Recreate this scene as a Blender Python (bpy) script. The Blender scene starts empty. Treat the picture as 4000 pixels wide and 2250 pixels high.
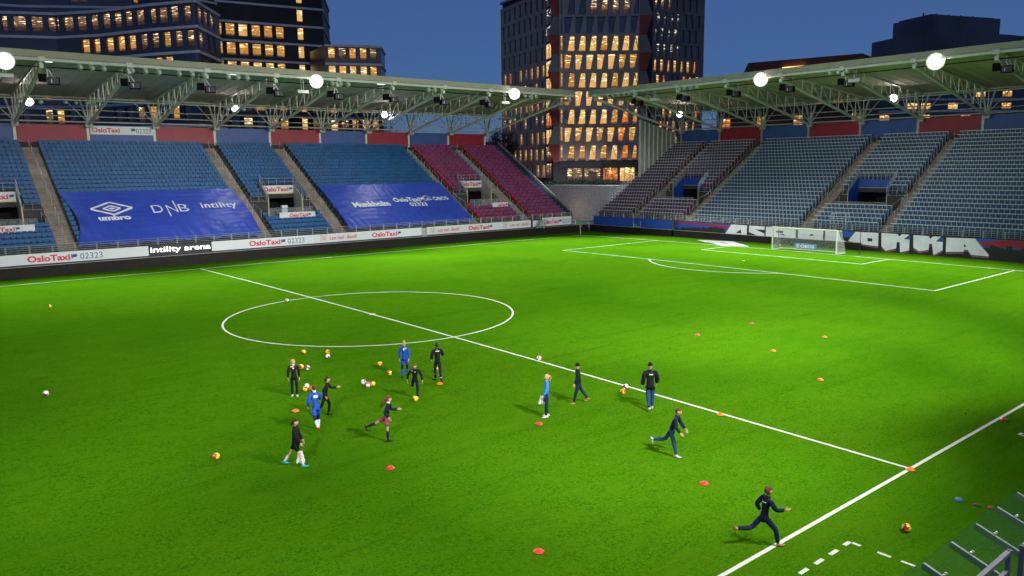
import bpy, bmesh, math, random
from mathutils import Vector, Matrix, noise
R=math.radians
rng=random.Random(7)
sc=bpy.context.scene
col=sc.collection

# ---------------- camera, sky, exposure ----------------
def cam_basis(yaw,pitch,roll):
    f=Vector((math.cos(yaw)*math.cos(pitch),math.sin(yaw)*math.cos(pitch),-math.sin(pitch)))
    r=f.cross(Vector((0,0,1))).normalized(); u=r.cross(f)
    c,s=math.cos(roll),math.sin(roll)
    return c*r+s*u, -s*r+c*u, f
cr,cu,cf=cam_basis(0.88114168,0.15459303,-0.0108973)
cam=bpy.data.cameras.new('camera'); cam.sensor_width=36; cam.lens=27.181
cam.clip_start=.1; cam.clip_end=3000
co=bpy.data.objects.new('camera',cam); col.objects.link(co)
co.matrix_world=Matrix(((cr.x,cu.x,-cf.x,-24.45),(cr.y,cu.y,-cf.y,-43.96),(cr.z,cu.z,-cf.z,9.542),(0,0,0,1)))
sc.camera=co
w=bpy.data.worlds.new('World'); sc.world=w; w.use_nodes=True
nt=w.node_tree; bg=nt.nodes['Background']
sky=nt.nodes.new('ShaderNodeTexSky'); sky.sky_type='NISHITA'; sky.sun_disc=False
sky.sun_elevation=R(12); sky.sun_rotation=R(230); sky.ozone_density=10.0; sky.air_density=1.0; sky.dust_density=.3
tint=nt.nodes.new('ShaderNodeMix'); tint.data_type='RGBA'; tint.blend_type='MULTIPLY'; tint.inputs[0].default_value=1
tint.inputs[7].default_value=(.8,.78,1.0,1)      # blue hour: a sky deeper blue than by day
nt.links.new(sky.outputs[0],tint.inputs[6]); veil=nt.nodes.new('ShaderNodeMix'); veil.data_type='RGBA'; veil.blend_type='ADD'; veil.inputs[0].default_value=1
veil.inputs[7].default_value=(1.3,1.8,2.8,1)       # even blue of the upper air after sunset
nt.links.new(tint.outputs[2],veil.inputs[6]); nt.links.new(veil.outputs[2],bg.inputs[0]); bg.inputs[1].default_value=0.034
sc.view_settings.view_transform='Standard'; sc.view_settings.look='None'
sc.view_settings.exposure=0.0; sc.view_settings.gamma=1
sc.view_settings.use_curve_mapping=False
try:
    sc.cycles.use_light_tree=True; sc.cycles.max_bounces=5; sc.cycles.diffuse_bounces=3; sc.cycles.glossy_bounces=2
    sc.cycles.transmission_bounces=4; sc.cycles.transparent_max_bounces=6; sc.cycles.caustics_reflective=False; sc.cycles.caustics_refractive=False
    sc.cycles.sample_clamp_indirect=4
except Exception: pass

# roof floodlights plus unseen fill spots added to brighten dark turf: (position, aim, watts, cone degrees)
def spot(name,p,aim,watts,ang,size=.45,colr=(1,.97,.9),blend=.7):
    l=bpy.data.lights.new(name,'SPOT'); l.energy=watts; l.spot_size=R(ang); l.spot_blend=blend
    l.shadow_soft_size=size; l.color=colr
    o=bpy.data.objects.new(name,l); col.objects.link(o); o.location=p
    o.rotation_euler=(Vector(aim)-Vector(p)).to_track_quat('-Z','Y').to_euler()
LK=2.25
for p,aim,wt,ang in [
   ((-5.5,-44,19.2),(0,-18,0),13500,64),((-5.5,-43.6,19.2),(-12,-23,0),6500,85),((10,-44,19.2),(6,-24,0),5200,38),((-12,-44,19.2),(-7,-29,0),2600,36),
   ((24,-40,19.2),(12,-16,0),14500,72),((44,-40,19.2),(34,-12,0),23000,95),
   ((-34,-42,19.2),(-22,-12,0),16000,95),((-16,-40,20),(-26,14,0),15000,62),((18,-44,19),(12,-26,0),7500,42),((4,-42,19.2),(22,12,0),24000,66),((-10,-44,20),(-6,-28,0),2600,80),
   ((14.4,34.9,18.4),(10,14,0),17000,115),((42.4,34.9,18.4),(38,14,0),14000,115),((-13.9,34.9,18.4),(-14,16,0),15000,115),((28.4,34.9,18.4),(28,20,0),9000,100),
   ((54.9,8.36,18.6),(38,2,0),15000,110),((54.9,-10.74,18.6),(40,-12,0),12000,110),((54.9,24,18.6),(42,18,0),10000,105)]:
    spot('pitch_floodlight_lamp',p,aim,wt*LK,ang,size=.55)
# rear roof lamps, then unseen spots added to brighten stands, corner wall and roofs
for p,aim,wt,ang in [((-10.8,48.6,16.2),(-12,43,3),700,140),((10.5,48.6,16.2),(11,43,3),700,140),((30.9,48.6,16.2),(31,43,3),700,140),
   ((68.6,30.8,16.5),(63,31,3),700,140),((68.6,-.6,16.5),(63,0,3),700,140),
   ((20,-36,19),(14,40.5,1.5),38000,30),((-10,-36,19),(-2,40.5,1.5),34000,30),((45,-36,19),(40,41,2),40000,34),((-20,-20,19),(60,10,1.5),42000,38),((-30,-30,19),(60,-12,2),40000,34),  # unseen spots added to brighten the stand fronts
   ((49,33,17.5),(72,53,1.5),80000,50),  # no fixture here: spot added to brighten the corner wall
   ((15,-30,15),(14,38,16.5),13000,40),((-25,-20,15),(-8,38,16.5),8500,40),((-10,10,15),(58,10,18),13000,50)]:  # unseen spots added to lift the roof edges and undersides
    spot('stand_lamp_and_fill',p,aim,wt*.9,ang,size=.4,colr=(.95,.97,1))
# ---------------- helpers ----------------
class MB:
    def __init__(s): s.v=[]; s.f=[]; s.m=[]; s.uv={}
    def poly(s,pts,m=0,uv=None):
        n=len(s.v); s.v.extend([tuple(p) for p in pts]); s.f.append(tuple(range(n,n+len(pts)))); s.m.append(m)
        if uv: s.uv[len(s.f)-1]=uv
    def hexa(s,p,m=0):   # 8 points: bottom 4 ccw, top 4 ccw
        n=len(s.v); s.v.extend([tuple(q) for q in p])
        for f in ((3,2,1,0),(4,5,6,7),(0,1,5,4),(1,2,6,5),(2,3,7,6),(3,0,4,7)):
            s.f.append(tuple(n+i for i in f)); s.m.append(m)
    def box(s,x0,x1,y0,y1,z0,z1,m=0,T=None):
        p=[(x0,y0,z0),(x1,y0,z0),(x1,y1,z0),(x0,y1,z0),(x0,y0,z1),(x1,y0,z1),(x1,y1,z1),(x0,y1,z1)]
        if T: p=[T(*q) for q in p]
        s.hexa(p,m)
    def bar(s,a,b,w,h=None,m=0):
        a=Vector(a);b=Vector(b);h=h or w; d=(b-a).normalized()
        up=Vector((0,0,1)) if abs(d.z)<.95 else Vector((1,0,0))
        x=d.cross(up).normalized()*w/2; y=x.cross(d).normalized()*h/2
        s.hexa([a-x-y,a+x-y,a+x+y,a-x+y,b-x-y,b+x-y,b+x+y,b-x+y],m)
    def tube(s,pts,r,n=8,m=0,cap=True):
        pts=[Vector(p) for p in pts]; rr=r if isinstance(r,(list,tuple)) else [r]*len(pts)
        base=len(s.v)
        for i,p in enumerate(pts):
            d=(pts[min(i+1,len(pts)-1)]-pts[max(i-1,0)]).normalized()
            up=Vector((0,0,1)) if abs(d.z)<.95 else Vector((1,0,0))
            x=d.cross(up).normalized(); y=x.cross(d).normalized()
            for k in range(n):
                a=2*math.pi*k/n; s.v.append(tuple(p+(x*math.cos(a)+y*math.sin(a))*rr[i]))
        for i in range(len(pts)-1):
            for k in range(n):
                a=base+i*n+k; b=base+i*n+(k+1)%n
                s.f.append((a,b,b+n,a+n)); s.m.append(m)
        if cap:
            s.f.append(tuple(base+k for k in range(n))[::-1]); s.m.append(m)
            s.f.append(tuple(base+(len(pts)-1)*n+k for k in range(n))); s.m.append(m)
    def lathe(s,prof,n=24,m=0,T=None):
        base=len(s.v)
        for r,z in prof:
            for k in range(n):
                a=2*math.pi*k/n; q=(r*math.cos(a),r*math.sin(a),z); s.v.append(tuple(T(*q)) if T else q)
        for i in range(len(prof)-1):
            for k in range(n):
                a=base+i*n+k; b=base+i*n+(k+1)%n; s.f.append((a,b,b+n,a+n)); s.m.append(m)
        s.f.append(tuple(base+k for k in range(n))[::-1]); s.m.append(m)
        s.f.append(tuple(base+(len(prof)-1)*n+k for k in range(n))); s.m.append(m)
    def prism(s,pts,h0,h1,T,m=0):   # pts 2D (a,b) extruded in c from h0 to h1 through T(a,b,c)
        n=len(pts)
        lo=[T(a,b,h0) for a,b in pts]; hi=[T(a,b,h1) for a,b in pts]
        base=len(s.v); s.v.extend([tuple(q) for q in lo+hi])
        s.f.append(tuple(range(base,base+n))[::-1]); s.m.append(m)
        s.f.append(tuple(range(base+n,base+2*n))); s.m.append(m)
        for i in range(n):
            j=(i+1)%n; s.f.append((base+i,base+j,base+n+j,base+n+i)); s.m.append(m)
    def build(s,name,mats,parent=None,smooth=False,loc=None,fix=True):
        me=bpy.data.meshes.new(name); me.from_pydata(s.v,[],s.f)
        if not isinstance(mats,(list,tuple)): mats=[mats]
        for m in mats: me.materials.append(m)
        me.polygons.foreach_set('material_index',s.m)
        if s.uv:
            l=me.uv_layers.new(name='UVMap')
            for fi,uv in s.uv.items():
                for k,li in enumerate(me.polygons[fi].loop_indices): l.data[li].uv=uv[k]
        if smooth: me.polygons.foreach_set('use_smooth',[True]*len(me.polygons))
        me.update()
        if fix:
            bm=bmesh.new(); bm.from_mesh(me); bmesh.ops.recalc_face_normals(bm,faces=bm.faces); bm.to_mesh(me); bm.free()
        o=bpy.data.objects.new(name,me); col.objects.link(o)
        if parent: o.parent=parent
        if loc: o.location=loc
        return o
def tag(o,label=None,cat=None,group=None,kind=None):
    if label: o['label']=label
    if cat: o['category']=cat
    if group: o['group']=group
    if kind: o['kind']=kind
    return o
def empty(name,loc=(0,0,0),rz=0,**k):
    o=bpy.data.objects.new(name,None); col.objects.link(o); o.location=loc; o.rotation_euler=(0,0,rz); o.empty_display_size=.3
    return tag(o,**k)
def copy_tree(o,loc=None,rz=None):
    r=o.copy(); col.objects.link(r)
    if loc is not None: r.location=loc
    if rz is not None: r.rotation_euler=(0,0,rz)
    for ch in list(o.children):
        c=ch.copy(); col.objects.link(c); c.parent=r
        for g in list(ch.children):
            d=g.copy(); col.objects.link(d); d.parent=c
    return r
def gz(y): return .2*max(0,1-(y/34.)**2)   # the pitch is slightly crowned

# ---------------- materials ----------------
def mat(name,colr,rough=.6,metal=0,var=0,vscale=3,spec=.5,bump=0,bscale=40,emit=None,es=1,c2=None,coat=0):
    m=bpy.data.materials.new(name); m.use_nodes=True; n=m.node_tree; b=n.nodes['Principled BSDF']
    b.inputs['Base Color'].default_value=(*colr,1); b.inputs['Roughness'].default_value=rough
    b.inputs['Metallic'].default_value=metal; b.inputs['Specular IOR Level'].default_value=spec
    if coat: b.inputs['Coat Weight'].default_value=coat
    tc=n.nodes.new('ShaderNodeTexCoord')
    if var or c2:
        t=n.nodes.new('ShaderNodeTexNoise'); t.inputs['Scale'].default_value=vscale; t.inputs['Detail'].default_value=5
        n.links.new(tc.outputs['Object'],t.inputs['Vector'])
        r=n.nodes.new('ShaderNodeValToRGB')
        a=tuple(max(0,c*(1-var)) for c in colr); z=c2 if c2 else tuple(min(1,c*(1+var)) for c in colr)
        r.color_ramp.elements[0].position=.3; r.color_ramp.elements[1].position=.7
        r.color_ramp.elements[0].color=(*(a if not c2 else colr),1); r.color_ramp.elements[1].color=(*z,1)
        n.links.new(t.outputs[0],r.inputs[0]); n.links.new(r.outputs[0],b.inputs['Base Color'])
    if bump:
        t=n.nodes.new('ShaderNodeTexNoise'); t.inputs['Scale'].default_value=bscale; t.inputs['Detail'].default_value=4
        n.links.new(tc.outputs['Object'],t.inputs['Vector'])
        bp=n.nodes.new('ShaderNodeBump'); bp.inputs['Strength'].default_value=bump; bp.inputs['Distance'].default_value=.02
        n.links.new(t.outputs[0],bp.inputs['Height']); n.links.new(bp.outputs[0],b.inputs['Normal'])
    if emit:
        b.inputs['Emission Color'].default_value=(*emit,1); b.inputs['Emission Strength'].default_value=es
    return m
def turf_mat():
    m=bpy.data.materials.new('turf'); m.use_nodes=True; n=m.node_tree; b=n.nodes['Principled BSDF']; L=n.links.new
    tc=n.nodes.new('ShaderNodeTexCoord')
    def nz(scale,det,rough=.6,stretch=None):
        t=n.nodes.new('ShaderNodeTexNoise'); t.inputs['Scale'].default_value=scale; t.inputs['Detail'].default_value=det; t.inputs['Roughness'].default_value=rough
        if stretch:
            mp=n.nodes.new('ShaderNodeMapping'); mp.inputs['Scale'].default_value=stretch; L(tc.outputs['Object'],mp.inputs[0]); L(mp.outputs[0],t.inputs['Vector'])
        else: L(tc.outputs['Object'],t.inputs['Vector'])
        return t
    fine=nz(9,8,.85); mid=nz(.9,5,.65,(1,1.6,1)); big=nz(.09,3,.5)
    def mix(a,bb,f,typ='MIX'):
        x=n.nodes.new('ShaderNodeMix'); x.data_type='RGBA'; x.blend_type=typ
        if isinstance(f,float): x.inputs[0].default_value=f
        else: L(f,x.inputs[0])
        for i,v in ((6,a),(7,bb)):
            if isinstance(v,tuple): x.inputs[i].default_value=(*v,1)
            else: L(v,x.inputs[i])
        return x.outputs[2]
    def ramp(src,p0,p1):
        r=n.nodes.new('ShaderNodeMapRange'); r.inputs[1].default_value=p0; r.inputs[2].default_value=p1; L(src,r.inputs[0]); return r.outputs[0]
    grain=nz(26,4,.8)
    c0=mix((.012,.058,.0012),(.078,.245,.0050),ramp(fine.outputs[0],.38,.62))
    c1=mix(c0,mix((.009,.046,.001),(.090,.26,.005),ramp(grain.outputs[0],.4,.6)),.45)
    c2=mix(c1,(.066,.172,.004),ramp(mid.outputs[0],.42,.8))
    c3=mix(c2,(.022,.11,.002),ramp(big.outputs[0],.45,.95))
    brush=nz(.5,4,.6,(.18,2.4,1)); c3=mix(c3,(.012,.075,.001),ramp(brush.outputs[0],.52,1.4))
    L(c3,b.inputs['Base Color']); b.inputs['Roughness'].default_value=.9; b.inputs['Specular IOR Level'].default_value=.0
    bp=n.nodes.new('ShaderNodeBump'); bp.inputs['Strength'].default_value=.8; bp.inputs['Distance'].default_value=.05
    t=nz(14,6,.8); L(t.outputs[0],bp.inputs['Height']); L(bp.outputs[0],b.inputs['Normal'])
    return m
def pane_mat(name,base,bright,hue2,bars=1.0,furn=.5,strength=1.0,lo=.35,hi=1.45):
    """lit office glass: ceiling, luminaires and furniture silhouettes seen through the window"""
    m=bpy.data.materials.new(name); m.use_nodes=True; n=m.node_tree; b=n.nodes['Principled BSDF']; L=n.links.new
    uv=n.nodes.new('ShaderNodeUVMap'); sep=n.nodes.new('ShaderNodeSeparateXYZ'); L(uv.outputs[0],sep.inputs[0])
    tc=n.nodes.new('ShaderNodeTexCoord')
    def math_(op,a,bb):
        x=n.nodes.new('ShaderNodeMath'); x.operation=op
        for i,v in enumerate((a,bb)):
            if isinstance(v,(int,float)): x.inputs[i].default_value=v
            else: L(v,x.inputs[i])
        return x.outputs[0]
    fr=math_('FRACT',sep.outputs[1],0)
    # per-window variation from the integer part of uv
    big=n.nodes.new('ShaderNodeTexNoise'); big.inputs['Scale'].default_value=.35; L(tc.outputs['Object'],big.inputs['Vector'])
    fine=n.nodes.new('ShaderNodeTexNoise'); fine.inputs['Scale'].default_value=1.7; fine.inputs['Detail'].default_value=3; L(tc.outputs['Object'],fine.inputs['Vector'])
    mp=n.nodes.new('ShaderNodeMapping'); mp.inputs['Scale'].default_value=(.9,.9,5.5); L(tc.outputs['Object'],mp.inputs[0])
    bar=n.nodes.new('ShaderNodeTexNoise'); bar.inputs['Scale'].default_value=1.0; bar.inputs['Detail'].default_value=1; L(mp.outputs[0],bar.inputs['Vector'])
    bm_=math_('GREATER_THAN',bar.outputs[0],.60)
    up=math_('GREATER_THAN',fr,.45); bars_=math_('MULTIPLY',math_('MULTIPLY',bm_,up),bars)
    low=math_('LESS_THAN',fr,math_('MULTIPLY',fine.outputs[0],furn))
    mx=n.nodes.new('ShaderNodeMix'); mx.data_type='RGBA'; L(big.outputs[0],mx.inputs[0]); mx.inputs[6].default_value=(*base,1); mx.inputs[7].default_value=(*hue2,1)
    m2=n.nodes.new('ShaderNodeMix'); m2.data_type='RGBA'; L(bars_,m2.inputs[0]); L(mx.outputs[2],m2.inputs[6]); m2.inputs[7].default_value=(*bright,1)
    m3=n.nodes.new('ShaderNodeMix'); m3.data_type='RGBA'; L(math_('MULTIPLY',low,.8),m3.inputs[0]); L(m2.outputs[2],m3.inputs[6]); m3.inputs[7].default_value=(.02,.01,.008,1)
    b.inputs['Base Color'].default_value=(.02,.02,.03,1); b.inputs['Roughness'].default_value=.3; b.inputs['Specular IOR Level'].default_value=.1
    L(m3.outputs[2],b.inputs['Emission Color'])
    st=n.nodes.new('ShaderNodeMapRange'); st.inputs[1].default_value=.25; st.inputs[2].default_value=.75; st.inputs[3].default_value=lo*strength; st.inputs[4].default_value=hi*strength
    L(fine.outputs[0],st.inputs[0]); L(st.outputs[0],b.inputs['Emission Strength'])
    return m
M={}
M['turf']=turf_mat()
M['line']=mat('line_white',(.60,.64,.54),.9,var=.18,vscale=14,spec=.1)
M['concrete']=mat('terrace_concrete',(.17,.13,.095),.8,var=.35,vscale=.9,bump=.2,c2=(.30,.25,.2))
M['terrace']=mat('shaded_terrace_concrete',(.045,.042,.04),.9,var=.3,vscale=.7)  # shade between the seat rows is put into this darker concrete
M['pale_concrete']=mat('pale_concrete',(.34,.35,.31),.75,var=.12,vscale=.6)
M['dark_concrete']=mat('dark_concrete',(.045,.045,.05),.8,var=.3)
M['asphalt']=mat('asphalt',(.05,.05,.055),.9,var=.2)
M['led']=mat('dark_board',(.014,.0125,.0095),.6,var=.15,vscale=2,spec=.15)
M['white_board']=mat('white_board',(.62,.64,.66),.45)
M['steel']=mat('galvanised_steel',(.36,.39,.38),.4,metal=.4,var=.15,vscale=4)
M['pale_steel']=mat('pale_painted_steel',(.60,.60,.52),.5,var=.1,vscale=2)
M['roof_under']=mat('roof_sheet',(.52,.43,.42),.9,spec=.1,var=.12,vscale=.4)
M['fascia']=mat('olive_fascia',(.34,.33,.22),.6,var=.08,vscale=.7)
M['seat_blue']=mat('blue_seat_plastic',(.003,.085,.24),.45,spec=.3,var=.25,vscale=1.1)
M['seat_red_faded']=mat('faded_red_seat_plastic',(.20,.012,.025),.5,spec=.3,var=.4,vscale=1.1)
M['seat_red']=mat('red_seat_plastic',(.50,.010,.025),.45,spec=.3,var=.2,vscale=1.1)
M['seat_navy']=mat('navy_rail_seat',(.012,.062,.155),.5,var=.25,vscale=1.1)
M['blue_paint']=mat('blue_paint',(.012,.06,.33),.5,var=.15,vscale=.8)
M['panel_blue']=mat('blue_panel',(.032,.075,.27),.5,var=.15,vscale=.8)
M['panel_red']=mat('red_panel',(.27,.010,.025),.5,var=.15,vscale=.8)
M['tarp']=mat('blue_tarpaulin',(.040,.085,.50),.42,spec=.4,var=.12,vscale=.5,bump=.18,bscale=3)
M['print']=mat('white_print',(.88,.9,.92),.6)
M['tx_red']=mat('red_print',(.62,.012,.03),.5)
M['tx_navy']=mat('navy_print',(.05,.08,.18),.5)
M['tx_pale']=mat('pink_print',(.55,.12,.13),.5)
M['black']=mat('black',(.008,.008,.009),.5)
M['void']=mat('unlit_interior',(.006,.006,.007),.9)
M['yellow']=mat('yellow_edge',(.7,.65,.02),.5)
M['glass']=mat('clear_glass',(.5,.6,.55),.05)
for k in ('glass',):
    b=M[k].node_tree.nodes['Principled BSDF']; b.inputs['Alpha'].default_value=.14; b.inputs['Roughness'].default_value=.08
M['green_glass']=mat('dusty_green_glass',(.012,.05,.02),.3,spec=.1); M['green_glass'].node_tree.nodes['Principled BSDF'].inputs['Alpha'].default_value=.16
M['lamp']=mat('lamp_glow',(1,1,1),.5,emit=(1,.98,.9),es=60)
M['lamp_halo']=mat('halo_ring_glow',(1,1,1),.5,emit=(1,.98,.88),es=.55)  # self-glowing ring added to imitate the halo round lit lamps
M['strip']=mat('tube_glow',(1,1,1),.5,emit=(.85,1,.9),es=2.2)
M['warm_lamp']=mat('warm_lamp_glow',(1,1,1),.5,emit=(1,.6,.15),es=4)
M['reflector']=mat('unlit_reflector',(.6,.62,.56),.38,metal=.4)
M['speaker']=mat('black_speaker',(.006,.006,.007),.8,spec=.1)
M['sign_glow']=mat('sign_letters_glow',(1,1,1),.5,emit=(1,1,1),es=1.6)
M['gold']=mat('gold_cladding',(.42,.30,.10),.5,var=.12,vscale=.8)
M['facade_dark']=mat('dark_glass_facade',(.045,.05,.07),.28,spec=.6,var=.25,vscale=.2)
M['facade_black']=mat('blackish_cladding',(.028,.029,.034),.5,spec=.2,var=.2,vscale=.3)
M['band']=mat('pale_floor_band',(.55,.55,.62),.6,var=.1,vscale=.3)
M['tower_grey']=mat('grey_fin_cladding',(.50,.38,.33),.6,var=.12,vscale=.3)
M['tower_dark']=mat('tower_dark_cladding',(.30,.23,.20),.6,var=.15,vscale=.3)
M['rust']=mat('rust_red_cladding',(.48,.06,.03),.6,var=.2,vscale=.5)
M['brick']=mat('brown_brick',(.12,.04,.025),.8,var=.25,vscale=.8)
M['pane_dark']=mat('faint_glow_glass',(.012,.014,.022),.12,spec=.6,emit=(.02,.03,.06),es=.25)  # faint blue self-glow put into the dark panes
M['pane_amber']=pane_mat('amber_lit_glass',(.72,.34,.07),(1.8,1.3,.5),(.36,.15,.035),furn=.3,lo=.6,hi=1.25)
M['pane_gold']=pane_mat('golden_lit_glass',(1.0,.60,.19),(2.0,1.6,.85),(.62,.28,.06),furn=.15,lo=.75,hi=1.15)
M['pane_office']=pane_mat('office_lit_glass',(.25,.13,.06),(1.9,1.4,.75),(.12,.07,.045),bars=.9,furn=.6)
M['pane_cool']=pane_mat('dim_office_glass',(.018,.02,.028),(1.3,1.35,1.1),(.03,.03,.035),furn=.1)
M['pane_orange']=pane_mat('orange_lit_glass',(.62,.14,.03),(1.6,1.0,.35),(.75,.22,.04),furn=.3)
M['bark']=mat('dark_bark',(.03,.022,.016),.9)
M['leaf']=mat('dark_foliage',(.02,.028,.012),.8,var=.4,vscale=.5)
M['net']=mat('net_cord',(.62,.64,.6),.7)
M['cone_red']=mat('red_marker_plastic',(.72,.03,.02),.45)
M['cone_orange']=mat('orange_marker_plastic',(.85,.16,.02),.45)
def ball_mat(name,base,spotc,s2):
    m=bpy.data.materials.new(name); m.use_nodes=True; n=m.node_tree; b=n.nodes['Principled BSDF']; L=n.links.new
    tc=n.nodes.new('ShaderNodeTexCoord'); v=n.nodes.new('ShaderNodeTexVoronoi'); v.inputs['Scale'].default_value=6.5; v.feature='F1'
    L(tc.outputs['Object'],v.inputs['Vector'])
    r=n.nodes.new('ShaderNodeValToRGB'); e=r.color_ramp.elements; e[0].position=.5; e[0].color=(*base,1); e[1].position=.54; e[1].color=(*spotc,1)
    x=e.new(.66); x.color=(*s2,1); r.color_ramp.interpolation='CONSTANT'
    L(v.outputs['Distance'],r.inputs[0]); L(r.outputs[0],b.inputs['Base Color']); b.inputs['Roughness'].default_value=.35
    return m
M['ball_yellow']=ball_mat('yellow_ball',(.85,.60,.015),(.6,.05,.02),(.35,.03,.02))
M['ball_white']=ball_mat('white_ball',(.8,.78,.8),(.6,.05,.2),(.12,.05,.1))

# ---------------- text ----------------
_tc={}
def text2d(body,bold=0,shear=0,spacing=1.0):
    key=(body,bold,shear,spacing)
    if key in _tc: return _tc[key]
    cu_=bpy.data.curves.new('t','FONT'); cu_.body=body; cu_.size=1; cu_.offset=bold; cu_.shear=shear; cu_.resolution_u=3; cu_.space_character=spacing
    o=bpy.data.objects.new('t',cu_); col.objects.link(o)
    dg=bpy.context.evaluated_depsgraph_get(); dg.update()
    me=bpy.data.meshes.new_from_object(o.evaluated_get(dg))
    vs=[(v.co.x,v.co.y) for v in me.vertices]; fs=[tuple(p.vertices) for p in me.polygons]
    bpy.data.objects.remove(o); bpy.data.curves.remove(cu_); bpy.data.meshes.remove(me)
    x0=min(v[0] for v in vs);x1=max(v[0] for v in vs);y0=min(v[1] for v in vs);y1=max(v[1] for v in vs)
    vs=[((x-x0)/(x1-x0),(y-y0)/(y1-y0)) for x,y in vs]
    _tc[key]=(vs,fs); return vs,fs
def put_text(mb,body,x,y,w_,h,T,m=0,bold=.02,shear=0,c=.012,spacing=1.0,thick=.01):
    """lettering as a thin raised layer: T(a,b,c) maps sign coordinates to the world"""
    vs,fs=text2d(body,bold,shear,spacing)
    n=len(mb.v); mb.v.extend([tuple(T(x+a*w_,y+b*h,c)) for a,b in vs])
    for f in fs: mb.f.append(tuple(n+i for i in f)); mb.m.append(m)
def taxi_flag(mb,x,y,s,T,m=0,c=.012):
    # a wedge of slanted stripes
    for i in range(4):
        a=x+i*s*.26; mb.poly([T(a,y+s*(.95-.0*i),c),T(a+s*.2,y+s,c),T(a+s*.2-.0,y+s*(.72-.1*i)+s*.05,c),T(x+s*.12+i*s*.05,y+s*(.02+.12*i),c)],m)
def taxi(mb,x,y,w_,h,T,num=True,mr=0,mn=1,c=.012):
    if num:
        put_text(mb,'OsloTaxi',x,y,w_*.555,h,T,mr,bold=.035,c=c); taxi_flag(mb,x+w_*.565,y,h*.9,T,mn,c)
        put_text(mb,'02323',x+w_*.69,y,w_*.31,h*.95,T,mn,bold=.0,c=c)
    else:
        put_text(mb,'OsloTaxi',x,y,w_*.86,h,T,mr,bold=.035,c=c); taxi_flag(mb,x+w_*.875,y+h*.05,h*.85,T,mn,c)

# ---------------- ground, pitch, markings ----------------
g=MB(); g.poly([(-900,-900,-.06),(1500,-900,-.06),(1500,1500,-.06),(-900,1500,-.06)])
tag(g.build('ground',M['asphalt']),kind='structure')
t=MB(); xs=[-80+i*4 for i in range(35)]+[58.85]; ys=[-46,-34]+[-34+i*2 for i in range(1,35)]+[38.55]
for x in xs:
    for y in ys: t.v.append((x,y,gz(y)))
for i in range(len(xs)-1):
    for j in range(len(ys)-1):
        k=i*len(ys)+j; t.f.append((k,k+len(ys),k+len(ys)+1,k+1)); t.m.append(0)
pitch=t.build('pitch',M['turf'],smooth=True,fix=False)
tag(pitch,kind='structure')
ml=MB()
def strip(p,q,wd,step=2.0):
    p=Vector(p);q=Vector(q);L_=(q-p).length;n=max(1,int(L_/step));d=(q-p)/L_;nn=Vector((-d.y,d.x))*wd/2
    for i in range(n):
        a=p+(q-p)*i/n;b=p+(q-p)*(i+1)/n
        ml.poly([(v.x,v.y,gz(v.y)+.006) for v in (a-nn,b-nn,b+nn,a+nn)])
LW=.12
def rect_lines(x0,x1,y0,y1,sides='lrtb'):
    h=LW/2
    if 'b' in sides: strip((x0-h,y0),(x1+h,y0),LW)
    if 't' in sides: strip((x0-h,y1),(x1+h,y1),LW)
    if 'l' in sides: strip((x0,y0+h),(x0,y1-h),LW)
    if 'r' in sides: strip((x1,y0+h),(x1,y1-h),LW)
rect_lines(-52.5,52.5,-34,34)
strip((0,-34+.06),(0,34-.06),LW)
rect_lines(36,52.44,-20.16,20.16,'ltb'); rect_lines(47,52.44,-9.16,9.16,'ltb')
rect_lines(-52.44,-36,-20.16,20.16,'rtb')
def arc(cx,cy,r,a0,a1,n=90):
    for i in range(n):
        a=a0+(a1-a0)*i/n;b=a0+(a1-a0)*(i+1)/n
        ml.poly([(cx+rr*math.cos(t_),cy+rr*math.sin(t_),gz(cy+rr*math.sin(t_))+.0085) for rr,t_ in ((r-.06,a),(r+.06,a),(r+.06,b),(r-.06,b))])
arc(0,0,9.15,0,2*math.pi,140); arc(41.5,0,9.15,math.pi-R(53.0),math.pi+R(53.0),60); arc(52.5,34,1,math.pi,1.5*math.pi,14)
arc(0,0,.14,0,2*math.pi,12); 
ml.poly([(.22*math.cos(k*.5236),.22*math.sin(k*.5236),.212) for k in range(12)])
ml.poly([(41.5+.12*math.cos(k*.5236),.12*math.sin(k*.5236),.212) for k in range(12)])
# dashed technical areas beside the near touchline
for X0,sg in ((-6.08,-1),(6.02,1)):
    strip((X0-.0,-35.13),(X0+sg*.28,-35.13),.11); strip((X0,-35.20),(X0,-35.42),.10)
    for k in range(1,9): strip((X0+sg*(.28+.36+(k-1)*.70)-0,-35.14),(X0+sg*(.28+.36+(k-1)*.70+.36),-35.14),.11)
    for k in range(1,4): strip((X0,-35.42-.42-(k-1)*.58),(X0,-35.42-.42-(k-1)*.58-.33),.09)
tag(ml.build('pitch_markings',M['line'],fix=False),kind='structure')

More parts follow.
